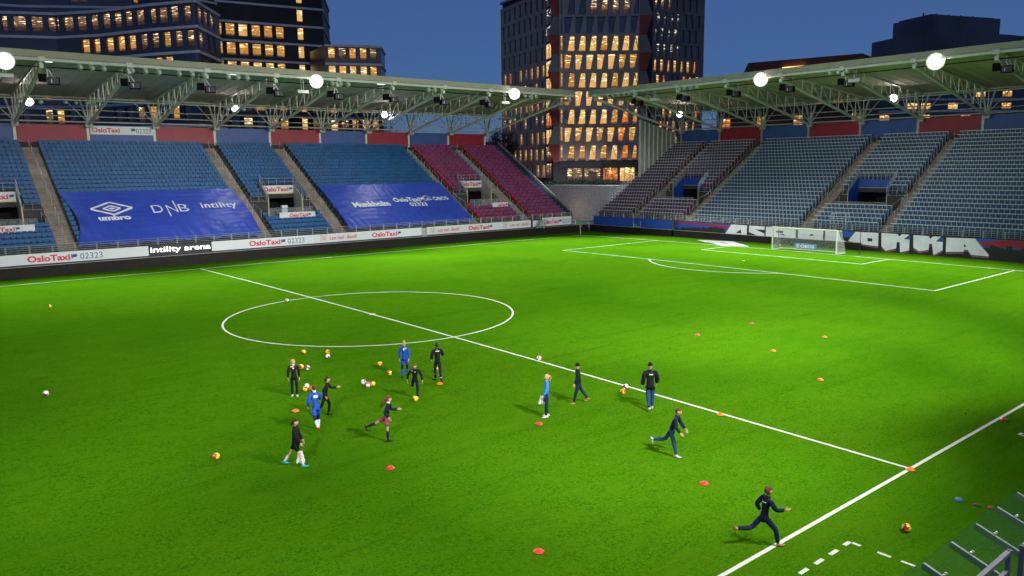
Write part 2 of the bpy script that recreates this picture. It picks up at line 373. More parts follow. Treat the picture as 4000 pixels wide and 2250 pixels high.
# ---------------- the two grandstands ----------------
NR=24; TP=.717
def d_row(k): return .3+TP*k
def z_row(k): return 2.5+.61*(d_row(k)+.62)-.84
SEATS=[]   # (kind, matrix position, colour index, label)
ORD=['front','second','third','fourth','fifth','sixth','seventh','eighth','ninth','tenth','eleventh','twelfth','thirteenth','fourteenth','fifteenth','sixteenth','seventeenth','eighteenth','nineteenth','twentieth','twenty-first','twenty-second','twenty-third','top']
def ordn(i):
    return ('first' if i==0 else ORD[i]) if i<23 else '%dth'%(i+1)
TN=lambda a,d,z:(a,38.5+d,z)
TE=lambda a,d,z:(58.9+d,a,z)
def build_stand(T,root,a0,a1,aisles,voms,side,tarps,wallmat,seat_col,block_names,end_mats):
    LD0,LD1,LDB=3.86,6.7,8.9; ZL=4.15
    segs=[]; e=[a0]+[v for p in aisles for v in p]+[a1]
    blocks=[(e[i],e[i+1]) for i in range(0,len(e),2)]
    tr=MB()
    for (b0,b1) in blocks:
        vom=[v for v in voms if b0<v[0]<b1]
        for k in range(NR):
            d=d_row(k); z=z_row(k); dn=d+TP+.002
            parts=[(b0,b1)]
            if vom:
                v=vom[0]
                if d>LD0-.3 and d<LD1-.2: parts=[]
                elif LD1-.2<=d<LDB-.1: parts=[(b0,v[0]-.15),(v[1]+.15,b1)]
            for p,q in parts: tr.box(p,q,d,dn,z-1.3,z,0,T)
        if vom:
            v=vom[0]; tr.box(b0,b1,LD0,LD1,ZL-.6,ZL,0,T); tr.box(v[0],v[1],LD1,LDB+6,ZL-.6,ZL-.004,0,T)
            # flanking walls beside the landing where rows restart
            tr.box(b0,v[0]-.15,LD1-.1,LD1+.05,ZL,z_row(9)-.3,0,T); tr.box(v[1]+.15,b1,LD1-.1,LD1+.05,ZL,z_row(9)-.3,0,T)
    tr.box(a0,a1,.0,.29,0,z_row(0)-.02,0,T); tr.box(a0,a1,17.85+.11,18.1,0,12.88,0,T); tr.box(a0,a1,17.5,17.95,12.0,12.3,0,T)
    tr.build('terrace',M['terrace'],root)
    for (p,q) in aisles:
        s=MB()
        for k in range(NR):
            d=d_row(k); z=z_row(k)
            s.box(p+.003,q-.003,d,d+TP/2,z-1.3,z-.22+.006,0,T); s.box(p+.003,q-.003,d+TP/2,d+TP,z-1.3,z+.006,0,T)
            # pale worn nosing
            s.box(p+.02,q-.02,d-.004,d+.05,z-.216,z-.208,1,T)
        s.build('stair_flight',[M['concrete'],M['pale_concrete']],root)
        mid=(p+q)/2
        for j,k in enumerate((1,5,9,12,15,18,21)):
            h=MB(); da=d_row(k)+.2; db=d_row(k+2)+.2; za=z_row(k); zb=z_row(k+2)
            h.tube([T(mid,da,za),T(mid,da,za+.95),T(mid,db,zb+.95),T(mid,db,zb)],.028,6)
            h.build('handrail',M['steel'],root)
    # front railing in panels
    a=a0; n=int((a1-a0)/1.85)
    st=(a1-a0)/n; zf=z_row(0)-.02
    for i in range(n):
        r=MB(); p=a0+i*st+.04; q=a0+(i+1)*st-.04
        for x in (p,q): r.tube([T(x,.1,zf),T(x,.1,zf+.72)],.03,6)
        for zz in (.14,.33,.52,.72): r.tube([T(p,.1,zf+zz),T(q,.1,zf+zz)],.022,6,cap=False)
        r.build('front_railing',M['steel'],root)
    # tunnel mouths
    for vi,(v0,v1) in enumerate(voms):
        w_=MB(); blue=wallmat is M['blue_paint']
        for x in (v0,v1):
            s=.14 if x==v1 else -.14
            x0,x1=min(x,x+s),max(x,x+s)
            w_.prism([(LD1-.1,ZL-.02),(LD1-.1,6.28),(LDB,8.0),(LDB,ZL-.02)],x0,x1,lambda a_,b_,c_:T(c_,a_,b_),0)
        w_.box(v0,v1,LDB-.1,LDB+.1,6.72,7.72,0,T)
        tm=w_.build('tunnel_mouth',wallmat,root)
        dk=MB(); dk.box(v0+.003,v1-.003,LDB+4.6,LDB+4.7,ZL,7,0,T); dk.box(v0,v0+.02,LDB+.1,LDB+4.6,ZL,7,0,T); dk.box(v1-.02,v1,LDB+.1,LDB+4.6,ZL,7,0,T); dk.box(v0,v1,LDB+.1,LDB+4.6,6.73,6.8,0,T)
        dk.build('doorway',M['void'],tm)
        for x in (v0-.14,v1+.14):
            y_=MB(); s=.05 if x<v1 else -.05
            y_.box(min(x,x+s),max(x,x+s),LD1-.13,LD1-.1-.004,ZL,6.2,0,T); y_.build('yellow_edge_strip',M['yellow'],tm)
        y_=MB(); y_.box(v0,v1,LDB-.13,LDB-.104,6.68,6.75,0,T); y_.build('lintel_strip',M['yellow'] if not blue else M['steel'],tm)
        ra=MB()
        for x in (v0-.07,v1+.07):
            for h in (.0,.22,.44,.66) if blue else (.0,.35,.9):
                ra.tube([T(x,LD1-.1,6.3+h*1.1),T(x,LDB,8.02+h*1.1)],.03,6)
            for f in (0,.33,.66,1): ra.tube([T(x,LD1-.1+f*(LDB-LD1+.1),6.25+f*1.74),T(x,LD1-.1+f*(LDB-LD1+.1),7.05+f*1.74)],.03,6)
        for f in (0,.25,.5,.75,1): ra.tube([T(v0+f*(v1-v0),LDB+.05,7.7),T(v0+f*(v1-v0),LDB+.05,8.55)],.025,6)
        ra.tube([T(v0,LDB+.05,8.55),T(v1,LDB+.05,8.55)],.03,6); ra.tube([T(v0,LDB+.05,8.1),T(v1,LDB+.05,8.1)],.02,6)
        ra.build('sloping_railing',M['steel'],tm)
        # landing rail with glass, and stair rails beside it
        lr=MB(); b=[bb for bb in blocks if bb[0]<v0<bb[1]][0]
        for zz in (1.05,.08): lr.tube([T(b[0]+1.0,LD0+.12,ZL+zz),T(b[1]-1.0,LD0+.12,ZL+zz)],.028,6)
        nn=7
        for i in range(nn+1):
            x=b[0]+1.0+(b[1]-b[0]-2)*i/nn; lr.tube([T(x,LD0+.12,ZL),T(x,LD0+.12,ZL+1.05)],.025,6)
            if i<nn: lr.box(x+.08,x+(b[1]-b[0]-2)/nn-.08,LD0+.115,LD0+.125,ZL+.12,ZL+.98,1,T)
        for sx in (b[0]+.25,b[1]-.25):
            lr.tube([T(sx,LD0+.3,ZL-.1),T(sx,LD0+.3,ZL+.9),T(sx,LD1-.3,ZL+1.6),T(sx,LD1-.3,ZL)],.028,6)
        for x0_,x1_ in ((b[0]+.1,v0-.25),(v1+.25,b[1]-.1)):
            for zz in (.35,.9): lr.tube([T(x0_,LD1-.05,5.6+zz),T(x1_,LD1-.05,5.6+zz)],.025,6)
            for i in range(3): lr.tube([T(x0_+(x1_-x0_)*i/2,LD1-.05,5.5),T(x0_+(x1_-x0_)*i/2,LD1-.05,6.5)],.025,6)
        lr.build('landing_railing',[M['steel'],M['glass']],root)
        # stair blocks at both ends of the landing
    # seats
    for bi,(b0,b1) in enumerate(blocks):
        vom=[v for v in voms if b0<v[0]<b1]
        n=int((b1-b0-.1)/.5)
        for k in range(NR):
            d=d_row(k); z=z_row(k)
            for i in range(n):
                a=b0+(b1-b0-n*.5)/2+.25+.5*i
                if vom and d>LD0-.3:
                    if d<LD1-.2: continue
                    if d<LDB-.1 and vom[0][0]-.5<a<vom[0][1]+.5: continue
                if side=='N' and vom and k==4 and vom[0][0]-1.5<a<vom[0][1]+.6: continue
                hid=False
                for (t0,t1,dt) in tarps:
                    if t0+.35<a<t1-.1 and d<dt-.75: hid=True
                if hid: continue
                left=(i) if side=='N' else (n-1-i)
                lab='%s seat %s along in %s row, %s'%(('blue','red')[seat_col(bi,a,i)] ,ordn(left),ORD[k],block_names[bi])
                SEATS.append((side,T(a,d,z),seat_col(bi,a,i),lab,'%d_%d'%(bi,k)))
    return blocks

north=empty('grandstand',(0,0,0),label='long stand behind the far touchline with blue tarpaulins over its seats and a truss roof',cat='grandstand')
NA=[(-20.3,-18.8),(-11.2,-9.55),(8.1,9.7),(17.2,18.85),(37.2,38.5),(46.0,47.6)]
NV=[(-17.2,-13.1),(11.95,16.05),(41.1,45.2)]
tarps=[(-9.45,8.05,8.05),(19.0,37.4,8.1)]
bn=['far left block','block left of first tarpaulin','block above diamond tarpaulin','block between two tarpaulins','block above second tarpaulin','striped block around third tunnel','striped end block by corner']
nblocks=build_stand(TN,north,-34,55.0,NA,NV,'N',tarps,M['pale_concrete'],lambda bi,a,i:(1 if (bi>=5 and i%2==0) else 0),bn,None)
eastst=empty('grandstand',(0,0,0),label='stand behind the goal with grey safety rails between its seats and a painted front wall',cat='grandstand')
EA=[(-22.6,-21.2),(-6.05,-4.7),(3.2,4.7),(20.0,21.6),(29.6,30.75)]
EV=[(-2.5,1.9),(23.85,28.05)]
be=['far right block','block right of second blue tunnel','block around second blue tunnel','wide block behind goal','striped block around first blue tunnel','striped block beside tall screen']
eblocks=build_stand(TE,eastst,-34,37.5,EA,EV,'E',[],M['blue_paint'],lambda bi,a,i:(1 if (bi>=4 and i%2==0) else 0),be,None)

# seats: the nearest ones one by one, the rest as one mass
def seat_geo(kind):
    m=MB()
    if kind=='N':
        m.box(-.238,-.08,.50,.54,.545,.83); m.box(-.08,.08,.52,.56,.545,.84); m.box(.08,.238,.50,.54,.545,.83)
        m.box(-.21,.21,.43,.48,.45,.585); m.box(-.02,.02,.40,.56,.0,.4)
    else:
        m.box(-.175,.175,.54,.58,.50,.82); m.box(-.15,.15,.44,.48,.40,.56); m.box(-.02,.02,.44,.56,.0,.42)
    return m
GEO={k:seat_geo(k) for k in 'NE'}
SM={('N',0):M['seat_blue'],('N',1):M['seat_red'],('E',0):M['seat_navy'],('E',1):M['seat_red_faded']}
camp=Vector((-24.45,-43.96,9.542))
def in_view(p,mg=.0):
    d=Vector(p)-camp; z=d.dot(cf)
    if z<1: return False
    return abs(d.dot(cr)/z)<.6623-.004+mg and abs(d.dot(cu)/z)<.3725+mg
for side,root in (('N',north),('E',eastst)):
    L_=[s for s in SEATS if s[0]==side]
    L_.sort(key=lambda s:(0 if in_view((s[1][0],s[1][1],s[1][2]+.5)) else 1,(Vector(s[1])-camp).length))
    proto={}
    for i,s in enumerate(L_[:296]):
        key=(side,s[2])
        if key not in proto:
            o=GEO[side].build('stadium_seat' if side=='N' else 'rail_seat',SM[key]); proto[key]=o
        else:
            o=proto[key].copy(); col.objects.link(o)
        o.location=s[1]; o.rotation_euler=(0,0,0 if side=='N' else -math.pi/2)
        tag(o,s[3],'seat','seats in the long stand' if side=='N' else 'seats in the stand behind the goal')
    rest=MB()
    for s in L_[296:]:
        x,y,z=s[1]; n=len(rest.v)
        for vx,vy,vz in GEO[side].v:
            rest.v.append((x+vx,y+vy,z+vz) if side=='N' else (x+vy,y-vx,z+vz))
        for f in GEO[side].f: rest.f.append(tuple(n+q for q in f)); rest.m.append(s[2])
    o=rest.build('seats' ,[SM[(side,0)],SM[(side,1)]],fix=False)
    tag(o,'rows of folding seats filling the rest of the %s'%('long stand' if side=='N' else 'stand behind the goal'),'seats',kind='stuff')
# safety rails of the goal stand
rails=[]
for bi,(b0,b1) in enumerate(eblocks):
    n=int((b1-b0-.1)/.5); o_=(b1-b0-n*.5)/2
    vom=[v for v in EV if b0<v[0]<b1]
    for k in range(NR):
        d=d_row(k); z=z_row(k); spans=[(b0+o_,b1-o_)]
        if vom and d>3.56:
            if d<6.5: continue
            if d<8.8: spans=[(b0+o_,vom[0][0]-.4),(vom[0][1]+.4,b1-o_)]
        rails.append((bi,k,spans))
def rail_mb(items):
    r=MB()
    for bi,k,spans in items:
        d=d_row(k)+.62; z=z_row(k)
        for p,q in spans:
            r.box(p,q+.32,d-.06,d+.02,z+.93,z+1.0,1,TE)
            n=int(round((q-p)/.5))
            for i in range(n+1):
                x=p+(q-p)*i/n; r.box(x-.038,x+.038,d-.05,d-.015,z+.02,z+.93,0,TE)
    return r
def rdist(it):
    c=Vector(TE(sum(it[2][0])/2,d_row(it[1]),z_row(it[1]))); return (0 if in_view(c,.03) else 1,(c-camp).length)
rails.sort(key=rdist)
M['rail_grey']=mat('blue_grey_rail',(.30,.36,.36),.5,metal=.1,var=.1); M['rail_top']=mat('pale_top_rail',(.55,.60,.58),.4,metal=.1,var=.1)
for it in rails[:99]: rail_mb([it]).build('safety_rail',[M['rail_grey'],M['rail_top']],eastst,fix=False)
tag(rail_mb(rails[99:]).build('safety_rails',[M['rail_grey'],M['rail_top']],eastst,fix=False),kind='stuff')

# back wall panels
def panels(T,posts,cols,root,z0,z1,zlow,d,pw=.28):
    for i in range(len(posts)-1):
        m=MB(); m.box(posts[i]+pw/2,posts[i+1]-pw/2,d,d+.1,zlow,z1,0,T); m.build('back_panel',M['panel_red'] if cols[i]=='r' else M['panel_blue'],root)
    for p in posts:
        m=MB(); m.box(p-pw/2,p+pw/2,d-.12,d+.25,zlow-.2,z1+.15,0,T); m.build('back_post',M['steel'] if T is TE else M['pale_steel'],root)
NP=[52.86-7.15*k for k in range(12)][::-1]
panels(TN,NP,'rbrbrbrbrbr',north,13.5,14.86,12.9,17.85)
EP=[35.74-7.3*j for j in range(9)][::-1]
panels(TE,EP,'rbrbrbrb',eastst,13.7,15.0,12.9,17.85)

M['steel_back']=mat('dimmed_rear_steel',(.34,.35,.30),.6,var=.12)  # darker copy of the pale steel, rear dimness put into its colour
# ---------------- roofs on trusses ----------------
def build_roof(T,root,a0,a1,trusses,df,dz,rails_a):
    dr=17.6
    zu=lambda d:19.62+dz-(d-df)*.088     # underside of the deck
    m=MB()
    m.prism([(df-.35,zu(df)-.02),(df-.35,zu(df)+.50),(dr,zu(dr)+.34),(dr,zu(dr))],a0,a1,lambda a_,b_,c_:T(c_,a_,b_),0)
    roof=m.build('roof',M['roof_under'],root)
    f=MB(); f.box(a0-.02,a1+.02,df-.43,df-.35-.004,zu(df)-.06,zu(df)+.52,0,T); f.build('fascia',M['fascia'],roof)
    b=MB(); b.tube([T(a0,df-.35,zu(df)-.24),T(a1,df-.35,zu(df)-.24)],.16,10)
    for a in trusses: b.box(a-.28,a+.28,df-.56,df-.16,zu(df)-.44,zu(df)-.03,0,T)
    b.build('edge_beam',M['pale_steel'],roof,smooth=False)
    # corrugation ribs under the deck, along the fall of the roof
    c=MB(); a=a0+.6
    while a<a1-.3:
        c.prism([(df-.2,zu(df-.2)-.05),(df-.2,zu(df-.2)+.01),(dr-.1,zu(dr-.1)+.01),(dr-.1,zu(dr-.1)-.05)],a,a+.08,lambda p,q,r_:T(r_,p,q),0); a+=1.19
    c.build('deck_ribs',M['roof_under'],roof)
    for a in trusses:
        t_=MB(); zc=lambda d:18.84+dz-(d-df)*.2125
        t_.tube([T(a,df,zc(df)),T(a,17.1,zc(17.1))],.17,10)
        t_.bar(T(a,df,zu(df)-.02),T(a,17.1,zu(17.1)-.16),.18,.22)
        n=9
        for i in range(n+1):
            d=df+.15+(17.0-df)*i/n
            t_.bar(T(a,d,zc(d)),T(a,d,zu(d)-.06),.09 if i else .24,.09 if i else .24)
            if i<n and i>0:
                d2=df+.15+(17.0-df)*(i+1)/n; t_.bar(T(a,d,zu(d)-.1),T(a,d2,zc(d2)),.06)
        t_.box(a-.16,a+.16,df-.3,df+.35,zc(df)-.2,zc(df)+.2,0,T)
        t_.build('truss',M['pale_steel'],roof)
    # long rails and wind bracing at the back
    for d,z,r in ((17.0,17.78+dz,.13),(17.1,16.45,.06),(17.1,15.75,.06),(17.1,15.15,.09),(10.0,16.95+dz,.07),(df+.05,18.78+dz,.05)):
        t_=MB(); t_.tube([T(rails_a[0],d,z),T(rails_a[1],d,z)],r,8); t_.build('long_tube',M['steel_back'] if r>.055 else M['speaker'],roof)
    for i,a in enumerate(trusses):
        t_=MB()
        for s in (-1,1):
            t_.bar(T(a,17.1,14.95),T(a+s*.75,17.1,17.75+dz),.20)
            if rails_a[0]<a+s*3.58<rails_a[1]: t_.bar(T(a+s*2.4,17.1,17.75+dz),T(a,17.1,15.1),.09)
        t_.box(a-.35,a+.35,16.8,17.4,14.55,15.05,0,T)
        t_.build('rear_bracing',M['steel_back'],roof)
    return roof
build_roof(TN,north,-34,53.7,[p for p in NP],-1.73,0,(-34,53.2))
ET=[35.14-7.3*j for j in range(9)]
build_roof(TE,eastst,-34,36.3,ET,-2.23,.12,(-34,35.4))

# ---------------- lamps, speakers, boxes hung from the roofs ----------------
def aim_T(pos,axis):
    z=Vector(axis).normalized(); x=Vector((0,0,1)).cross(z).normalized(); y=z.cross(x)
    return lambda a,b,c:Vector(pos)+x*a+y*b+z*c
lamp_pos=[]
def floodlight(pos,axis,lit,label,r=.30,rod=.5,group=None):
    e=empty('floodlight',pos,label=label,cat='floodlight',group=group)
    A=aim_T((0,0,0),axis)
    m=MB(); m.lathe([(.06,-.42),(.13,-.36),(.16,-.2),(r*.8,-.05),(r,.04),(r-.03,.045)],20,0,A); m.build('housing',M['reflector'] if not lit else M['steel'],e,smooth=True)
    m=MB(); m.lathe([(r-.035,.05),(r*.6,.075),(.01,.09)] if lit else [(r-.03,.046),(r*.7,-.03),(r*.35,-.09),(.02,-.06)],20,0,A)
    m.build('glowing_lens' if lit else 'reflector',M['lamp'] if lit else M['reflector'],e,smooth=True)
    if lit:
        m=MB(); m.lathe([(r*.96,.03),(r*1.18,.09),(r*1.2,.07),(r*.98,.0)],24,0,A); m.build('halo_ring',M['lamp_halo'],e,smooth=True,fix=False)
    m=MB(); m.bar((0,0,.1),(0,0,rod),.05); m.bar((-.22,0,.28) if abs(axis[1])>.5 else (0,-.22,.28),(.22,0,.28) if abs(axis[1])>.5 else (0,.22,.28),.05); m.build('hanger',M['steel'],e)
    return e
AX=(-.5,-1,-.30); AXE=(-1,-.5,-.30)
G3='unlit round floodlights under the roof edges'
trio=[('near the left end of the long roof',[-8.48,-7.5,-6.53]),('just right of the first speaker pair from the left',[-4.11,-2.93,-1.73]),('left of the roof truss over the taxi panel end',[.15,1.37,2.55]),
 ('between the third and fourth trusses of the long roof',[4.93,5.9,6.85]),('just right of the brightest left lamp',[16.42,17.39,18.34]),('above the red and blue striped seats',[29.12,30.05,31.03]),
 ('beside the lit lamp in front of the brick tower',[44.47,45.43,46.41])]
for nm,xs_ in trio:
    for w_,x in zip(('left','middle','right'),xs_): floodlight((x,36.42,18.92),AX,False,'unlit round lamp, %s of three %s'%(w_,nm),group=G3,rod=.42,r=.25)
trioE=[('nearest the corner under the goal stand roof',[32.7,31.7,30.7]),('second from the corner under the goal stand roof',[29.7,28.74,27.77]),('left of the lit lamp over the striped seats',[19.45,18.45,17.46]),('beside the hanging box over the wide seat block',[.04,-.93,-1.89])]
for nm,ys_ in trioE:
    for w_,y in zip(('left','middle','right'),ys_): floodlight((56.4,y,19.2),AXE,False,'unlit round lamp, %s of three %s'%(w_,nm),group=G3,rod=.35,r=.25)
GL='lit floodlights under the roofs'
def toward(p): 
    v=camp-Vector(p); return v
for p,lb in [((14.38,36.15,19.02),'largest glowing floodlight under the edge of the long roof'),((42.4,36.15,19.1),'glowing floodlight at the roof edge in front of the tower with slanted windows'),((-14.25,36.1,19.0),'glowing floodlight at the far left end of the long roof edge')]:
    floodlight(p,toward(p),True,lb,r=.62,group=GL,rod=.6)  # lit lamps built oversize to take in their bloom
for p,lb in [((56.2,8.36,19.25),'glowing floodlight at the roof edge above the wide seat block'),((56.2,-10.74,19.2),'brightest glowing floodlight at the right under the goal stand roof edge')]:
    floodlight(p,toward(p),True,lb,r=.68,group=GL,rod=.6)
for p,lb in [((-10.78,50,16.75),'small glowing lamp at the left under the rear of the long roof'),((10.49,50,16.8),'small glowing lamp above the seats between the two tarpaulins'),((30.88,50,16.85),'small glowing lamp under the rear roof above the second tarpaulin')]:
    floodlight(p,toward(p),True,lb,r=.40,group=GL,rod=.3)
for p,lb in [((70,30.84,17.1),'small glowing lamp beside the top of the tall grey screen'),((70,-.56,17.15),'small glowing lamp under the goal stand roof above the second blue tunnel')]:
    floodlight(p,toward(p),True,lb,r=.42,group=GL,rod=.3)
small=[(-11.68,'left'),(-9.71,'right')]
for x,s in small: floodlight((x,50,16.75),AX,False,'small unlit lamp just %s of the far left glowing rear lamp'%s,r=.22,rod=.3)
for x,s in ((-7.45,'left'),(-6.47,'middle'),(-5.46,'right')): floodlight((x,50,16.83),AX,False,'small unlit rear lamp, %s of three over the red back panel'%s,r=.22,rod=.3)
for x,s in ((9.53,'left'),(11.51,'right')): floodlight((x,50,16.78),AX,False,'small unlit lamp just %s of the glowing lamp between the tarpaulins'%s,r=.22,rod=.3)
for x,s in ((50.93,'left'),(51.94,'middle'),(52.92,'right')): floodlight((x,50,16.93),AX,False,'small unlit rear lamp, %s of three at the corner end of the long roof'%s,r=.22,rod=.3)
def speaker(pos,rz,label):
    e=empty('speaker',pos,rz,label=label,cat='speaker',group='black speaker boxes hung from the roof trusses')
    m=MB(); m.box(-.05,.95,-.35,.3,-.62,.02); m.build('cabinet',M['speaker'],e)
    m=MB(); m.box(-.75,-.12,-.1,.5,-.35,.32); m.build('rear_cabinet',M['speaker'],e)
    m=MB(); m.box(.03,.87,-.375,-.352,-.56,-.04); m.build('grille',M['black'],e)
    m=MB(); m.box(.28,.33,-.40,-.378,-.5,-.12); m.bar((0,.1,.0),(0,.1,.9),.06); m.bar((.5,.1,0),(.1,.1,.7),.05); m.build('bracket',M['steel'],e)
names=['first','second','third','fourth','fifth','sixth','seventh','eighth']
for i,x in enumerate((-11.0,-4.2,2.94,10.19,17.3,24.5,31.8,39.0)):
    speaker((x+.15,38.0,18.0),R(-12),'black speaker pair on the %s truss from the left under the long roof'%names[i])
for i,y in enumerate((28.8,21.0,13.35,6.2,-.8,-15.9)):
    speaker((58.0,y,18.35),R(-78),'black speaker pair on the %s speaker truss from the corner under the goal stand roof'%names[i])
def lightbox(pos,rz,label):
    e=empty('hanging_heater',pos,rz,label=label,cat='heater',group='grey boxes hung on twin rods below the roof edge')
    m=MB(); m.prism([(-.25,0),(.25,0),(.16,.3),(-.16,.3)],-.62,.62,lambda a,b,c:(c,a,b)); m.build('casing',M['pale_steel'],e)
    m=MB(); m.box(-.55,.55,-.2,.2,-.03,-.002); m.build('bottom_plate',M['white_board'],e)
    for x in (-.12,.12):
        m=MB(); m.bar((x,0,.3),(x,0,1.75),.035); m.build('rod',M['pale_steel'],e)
for p,rz,lb in (((12.93,36.6,17.75),0,'grey box on two rods left of the big lit lamp'),((41.1,36.6,17.8),0,'grey box on two rods in front of the brick tower'),((-14.3,36.6,17.7),0,'grey box on two rods at the far left'),
   ((56.6,24.4,18.05),R(90),'grey box on two rods above the tall grey screen'),((56.6,-2.6,18.05),R(90),'grey box on two rods above the second blue tunnel')):
    lightbox(p,rz,lb)
for p,rz,lb in (((5.63,37.2,19.3),0,'slim lit tube under the roof edge above the taxi panel'),((-11,37.2,19.32),0,'slim lit tube under the roof edge at the far left'),((23,37.2,19.32),0,'slim lit tube under the roof edge right of the big lit lamp'),
   ((57.2,20.5,19.55),1.57,'slim lit tube under the goal stand roof near the corner'),((57.2,-6.5,19.55),1.57,'slim lit tube under the goal stand roof left of its brightest lamp')):
    e=empty('tube_light',p,rz,label=lb,cat='tube light'); m=MB(); m.box(-.5,.5,-.06,.06,-.05,-.0); m.build('glowing_tube',M['strip'],e); m=MB(); m.box(-.55,.55,-.08,.08,.002,.06); m.build('fitting',M['pale_steel'],e)

# ---------------- boards along the touchline ----------------
SN=lambda y,zoff=0:(lambda a,b,c:(a,y-c,b))      # sign plane facing the pitch, a=x, b=z
SE=lambda x:(lambda a,b,c:(x-c,-a,b))            # sign plane on the goal side, a=-y
def led_board(name,label,p,q,face,z1):
    m=MB()
    if face=='N': m.box(p,q,38.05,38.2,0,z1)
    else: m.box(58.3,58.45,p,q,0,z1)
    o=m.build(name,M['led']); tag(o,label,'advertising board','switched-off boards round the pitch')
    c=MB()
    if face=='N': c.box(p,q,38.02,38.23,z1+.003,z1+.035)
    else: c.box(58.27,58.48,p,q,z1+.003,z1+.035)
    c.build('cap_rail',M['steel'],o)
led_board('perimeter_board','long switched-off black board along the far touchline',-40,58.1,'N',1.06)
led_board('perimeter_board','switched-off black board behind the goal, ending beside the white graffiti letters',-3.4,37.9,'E',1.0)
def hoarding(x0,x1,label,fn,z0=1.22,z1=2.2,y=38.36,mt=None,skew=0):
    e=empty('hoarding',((x0+x1)/2,y,z0),label=label,cat='advertising board',group='white boards below the front railing')
    cx=(x0+x1)/2
    m=MB(); m.box(x0-cx,x1-cx,0,.08,0,z1-z0); m.build('board',mt or M['white_board'],e)
    b=MB(); T=lambda a,b_,c:(a-cx,-c,b_-z0)
    fn(b,T); 
    if b.f: b.build('lettering',[M['tx_red'],M['tx_navy'],M['tx_pale'],M['sign_glow'],M['white_board']],e,fix=False)
    return e
def logo_box(b,T,x,z,s):
    for (p,q,r_,t_) in ((x,x+s,z,z+.03),(x,x+s,z+s-.03,z+s),(x,x+.03,z+.03,z+s-.03),(x+s-.03,x+s,z+.03,z+s-.03)):
        b.poly([T(p,r_,.012),T(q,r_,.012),T(q,t_,.012),T(p,t_,.012)],2)
    put_text(b,'Taxi',x+.12*s,z+.52*s,s*.72,s*.3,T,2,bold=.02); put_text(b,'fix',x+.2*s,z+.18*s,s*.36,s*.26,T,2,bold=.02); taxi_flag(b,x+.6*s,z+.16*s,s*.24,T,1)
def f1(b,T): put_text(b,'i',-16.3,1.4,.12,.55,T,0,.03); taxi(b,-13.9,1.40,6.25,.60,T)
hoarding(-33,-3.5,'long white board left of the glowing arena name, with red and blue taxi lettering',f1)
hoarding(-3.48,2.70,'black board with glowing white arena name below the first tarpaulin',lambda b,T:put_text(b,'intility arena',-3.33,1.34,5.9,.72,T,3,bold=.012,c=.03),mt=M['black'],y=38.33)
hoarding(2.72,14.3,'white board with taxi lettering right of the glowing arena name',lambda b,T:taxi(b,6.7,1.42,6.35,.58,T))
def f3(b,T): logo_box(b,T,15.0,1.38,.8); put_text(b,'Last ned - Bestill',16.15,1.50,3.55,.42,T,0,.012,shear=.2); taxi(b,21.7,1.42,4.1,.56,T,num=False)
hoarding(14.32,28.8,'white board reading Last ned - Bestill left of the small gap',f3)
def f4(b,T): logo_box(b,T,30.1,1.4,.72);put_text(b,'Last ned - Bestill',31.2,1.50,3.4,.42,T,0,.012,shear=.2); taxi(b,36.1,1.42,4.05,.56,T,num=False); logo_box(b,T,42.0,1.4,.72);put_text(b,'Last ned - Bestill',43.2,1.50,3.4,.42,T,0,.012,shear=.2)
hoarding(29.6,47.0,'white board right of the small gap, reading Last ned - Bestill twice',f4)
hoarding(47.4,49.15,'blank slanted white board behind the small steps near the corner',lambda b,T:None,z1=2.1)
hoarding(49.2,54.9,'white taxi board standing nearest the corner of the pitch',lambda b,T:taxi(b,49.4,1.48,5.3,.62,T),z1=2.4)
m=MB(); m.box(28.85,29.55,38.36,38.7,1.1,2.1); tag(m.build('gate_post',M['pale_concrete']),'pale concrete block in the gap between the white boards','post')
# steps in the corner
def steps(name,loc,rz,label,n=6,w=1.0,run=.32,rise=.22):
    e=empty(name,loc,rz,label=label,cat='stairs'); 
    m=MB(); 
    for i in range(n): m.box(-w/2,w/2,i*run,i*run+run+.02,i*rise+rise-.05,i*rise+rise)
    m.build('treads',M['steel'],e)
    for s in (-1,1):
        m=MB(); m.bar((s*w/2,0,.05),(s*w/2,n*run,n*rise),.05,.2); m.build('stringer',M['steel'],e)
        m=MB(); m.tube([(s*w/2,0,.1),(s*w/2,0,.95),(s*w/2,n*run,n*rise+.95),(s*w/2,n*run,n*rise)],.03,6); m.build('handrail',M['steel'],e)
    return e
steps('metal_steps',(47.6,37.0,1.0),R(-60),'small metal steps by the white boards near the corner flag',n=5)
steps('metal_steps',(58.55,28.9,.9),R(-60),'metal steps leaning on the blue wall below the striped seats',n=7,run=.34,rise=.26)

# banners round the tunnels and on the back panels
def banner(x0,x1,z0,z1,y,label,num=False,ww=.86,off=.07):
    e=empty('banner',((x0+x1)/2,y,z0),label=label,cat='banner',group='white taxi banners on the long stand')
    cx=(x0+x1)/2; m=MB(); m.box(x0-cx,x1-cx,0,.04,0,z1-z0); m.build('sheet',M['white_board'],e)
    b=MB(); T=lambda a,b_,c:(a-cx,-c,b_-z0); W=(x1-x0)*ww; taxi(b,x0+(x1-x0)*off,z0+(z1-z0)*.2,W,(z1-z0)*.6,T,num=num); b.build('lettering',[M['tx_red'],M['tx_navy']],e,fix=False)
for (v0,v1),nm in zip(NV,('first','second','third')):
    banner(v0+.05,v1-.05,6.78,7.68,38.5+8.9-.18,'white taxi banner over the %s tunnel mouth from the left'%nm,ww=.94,off=.03)
banner(-18.6,-12.6,4.0,4.7,41.44,'white taxi banner on the railing below the first tunnel mouth',ww=.5,off=.3)
banner(11.6,16.0,4.0,4.7,41.44,'white taxi banner on the railing below the second tunnel mouth',ww=.6,off=.27)
banner(42.6,47.0-1.6,4.0,4.7,41.44,'white taxi banner on the railing below the third tunnel mouth',ww=.6,off=.33)
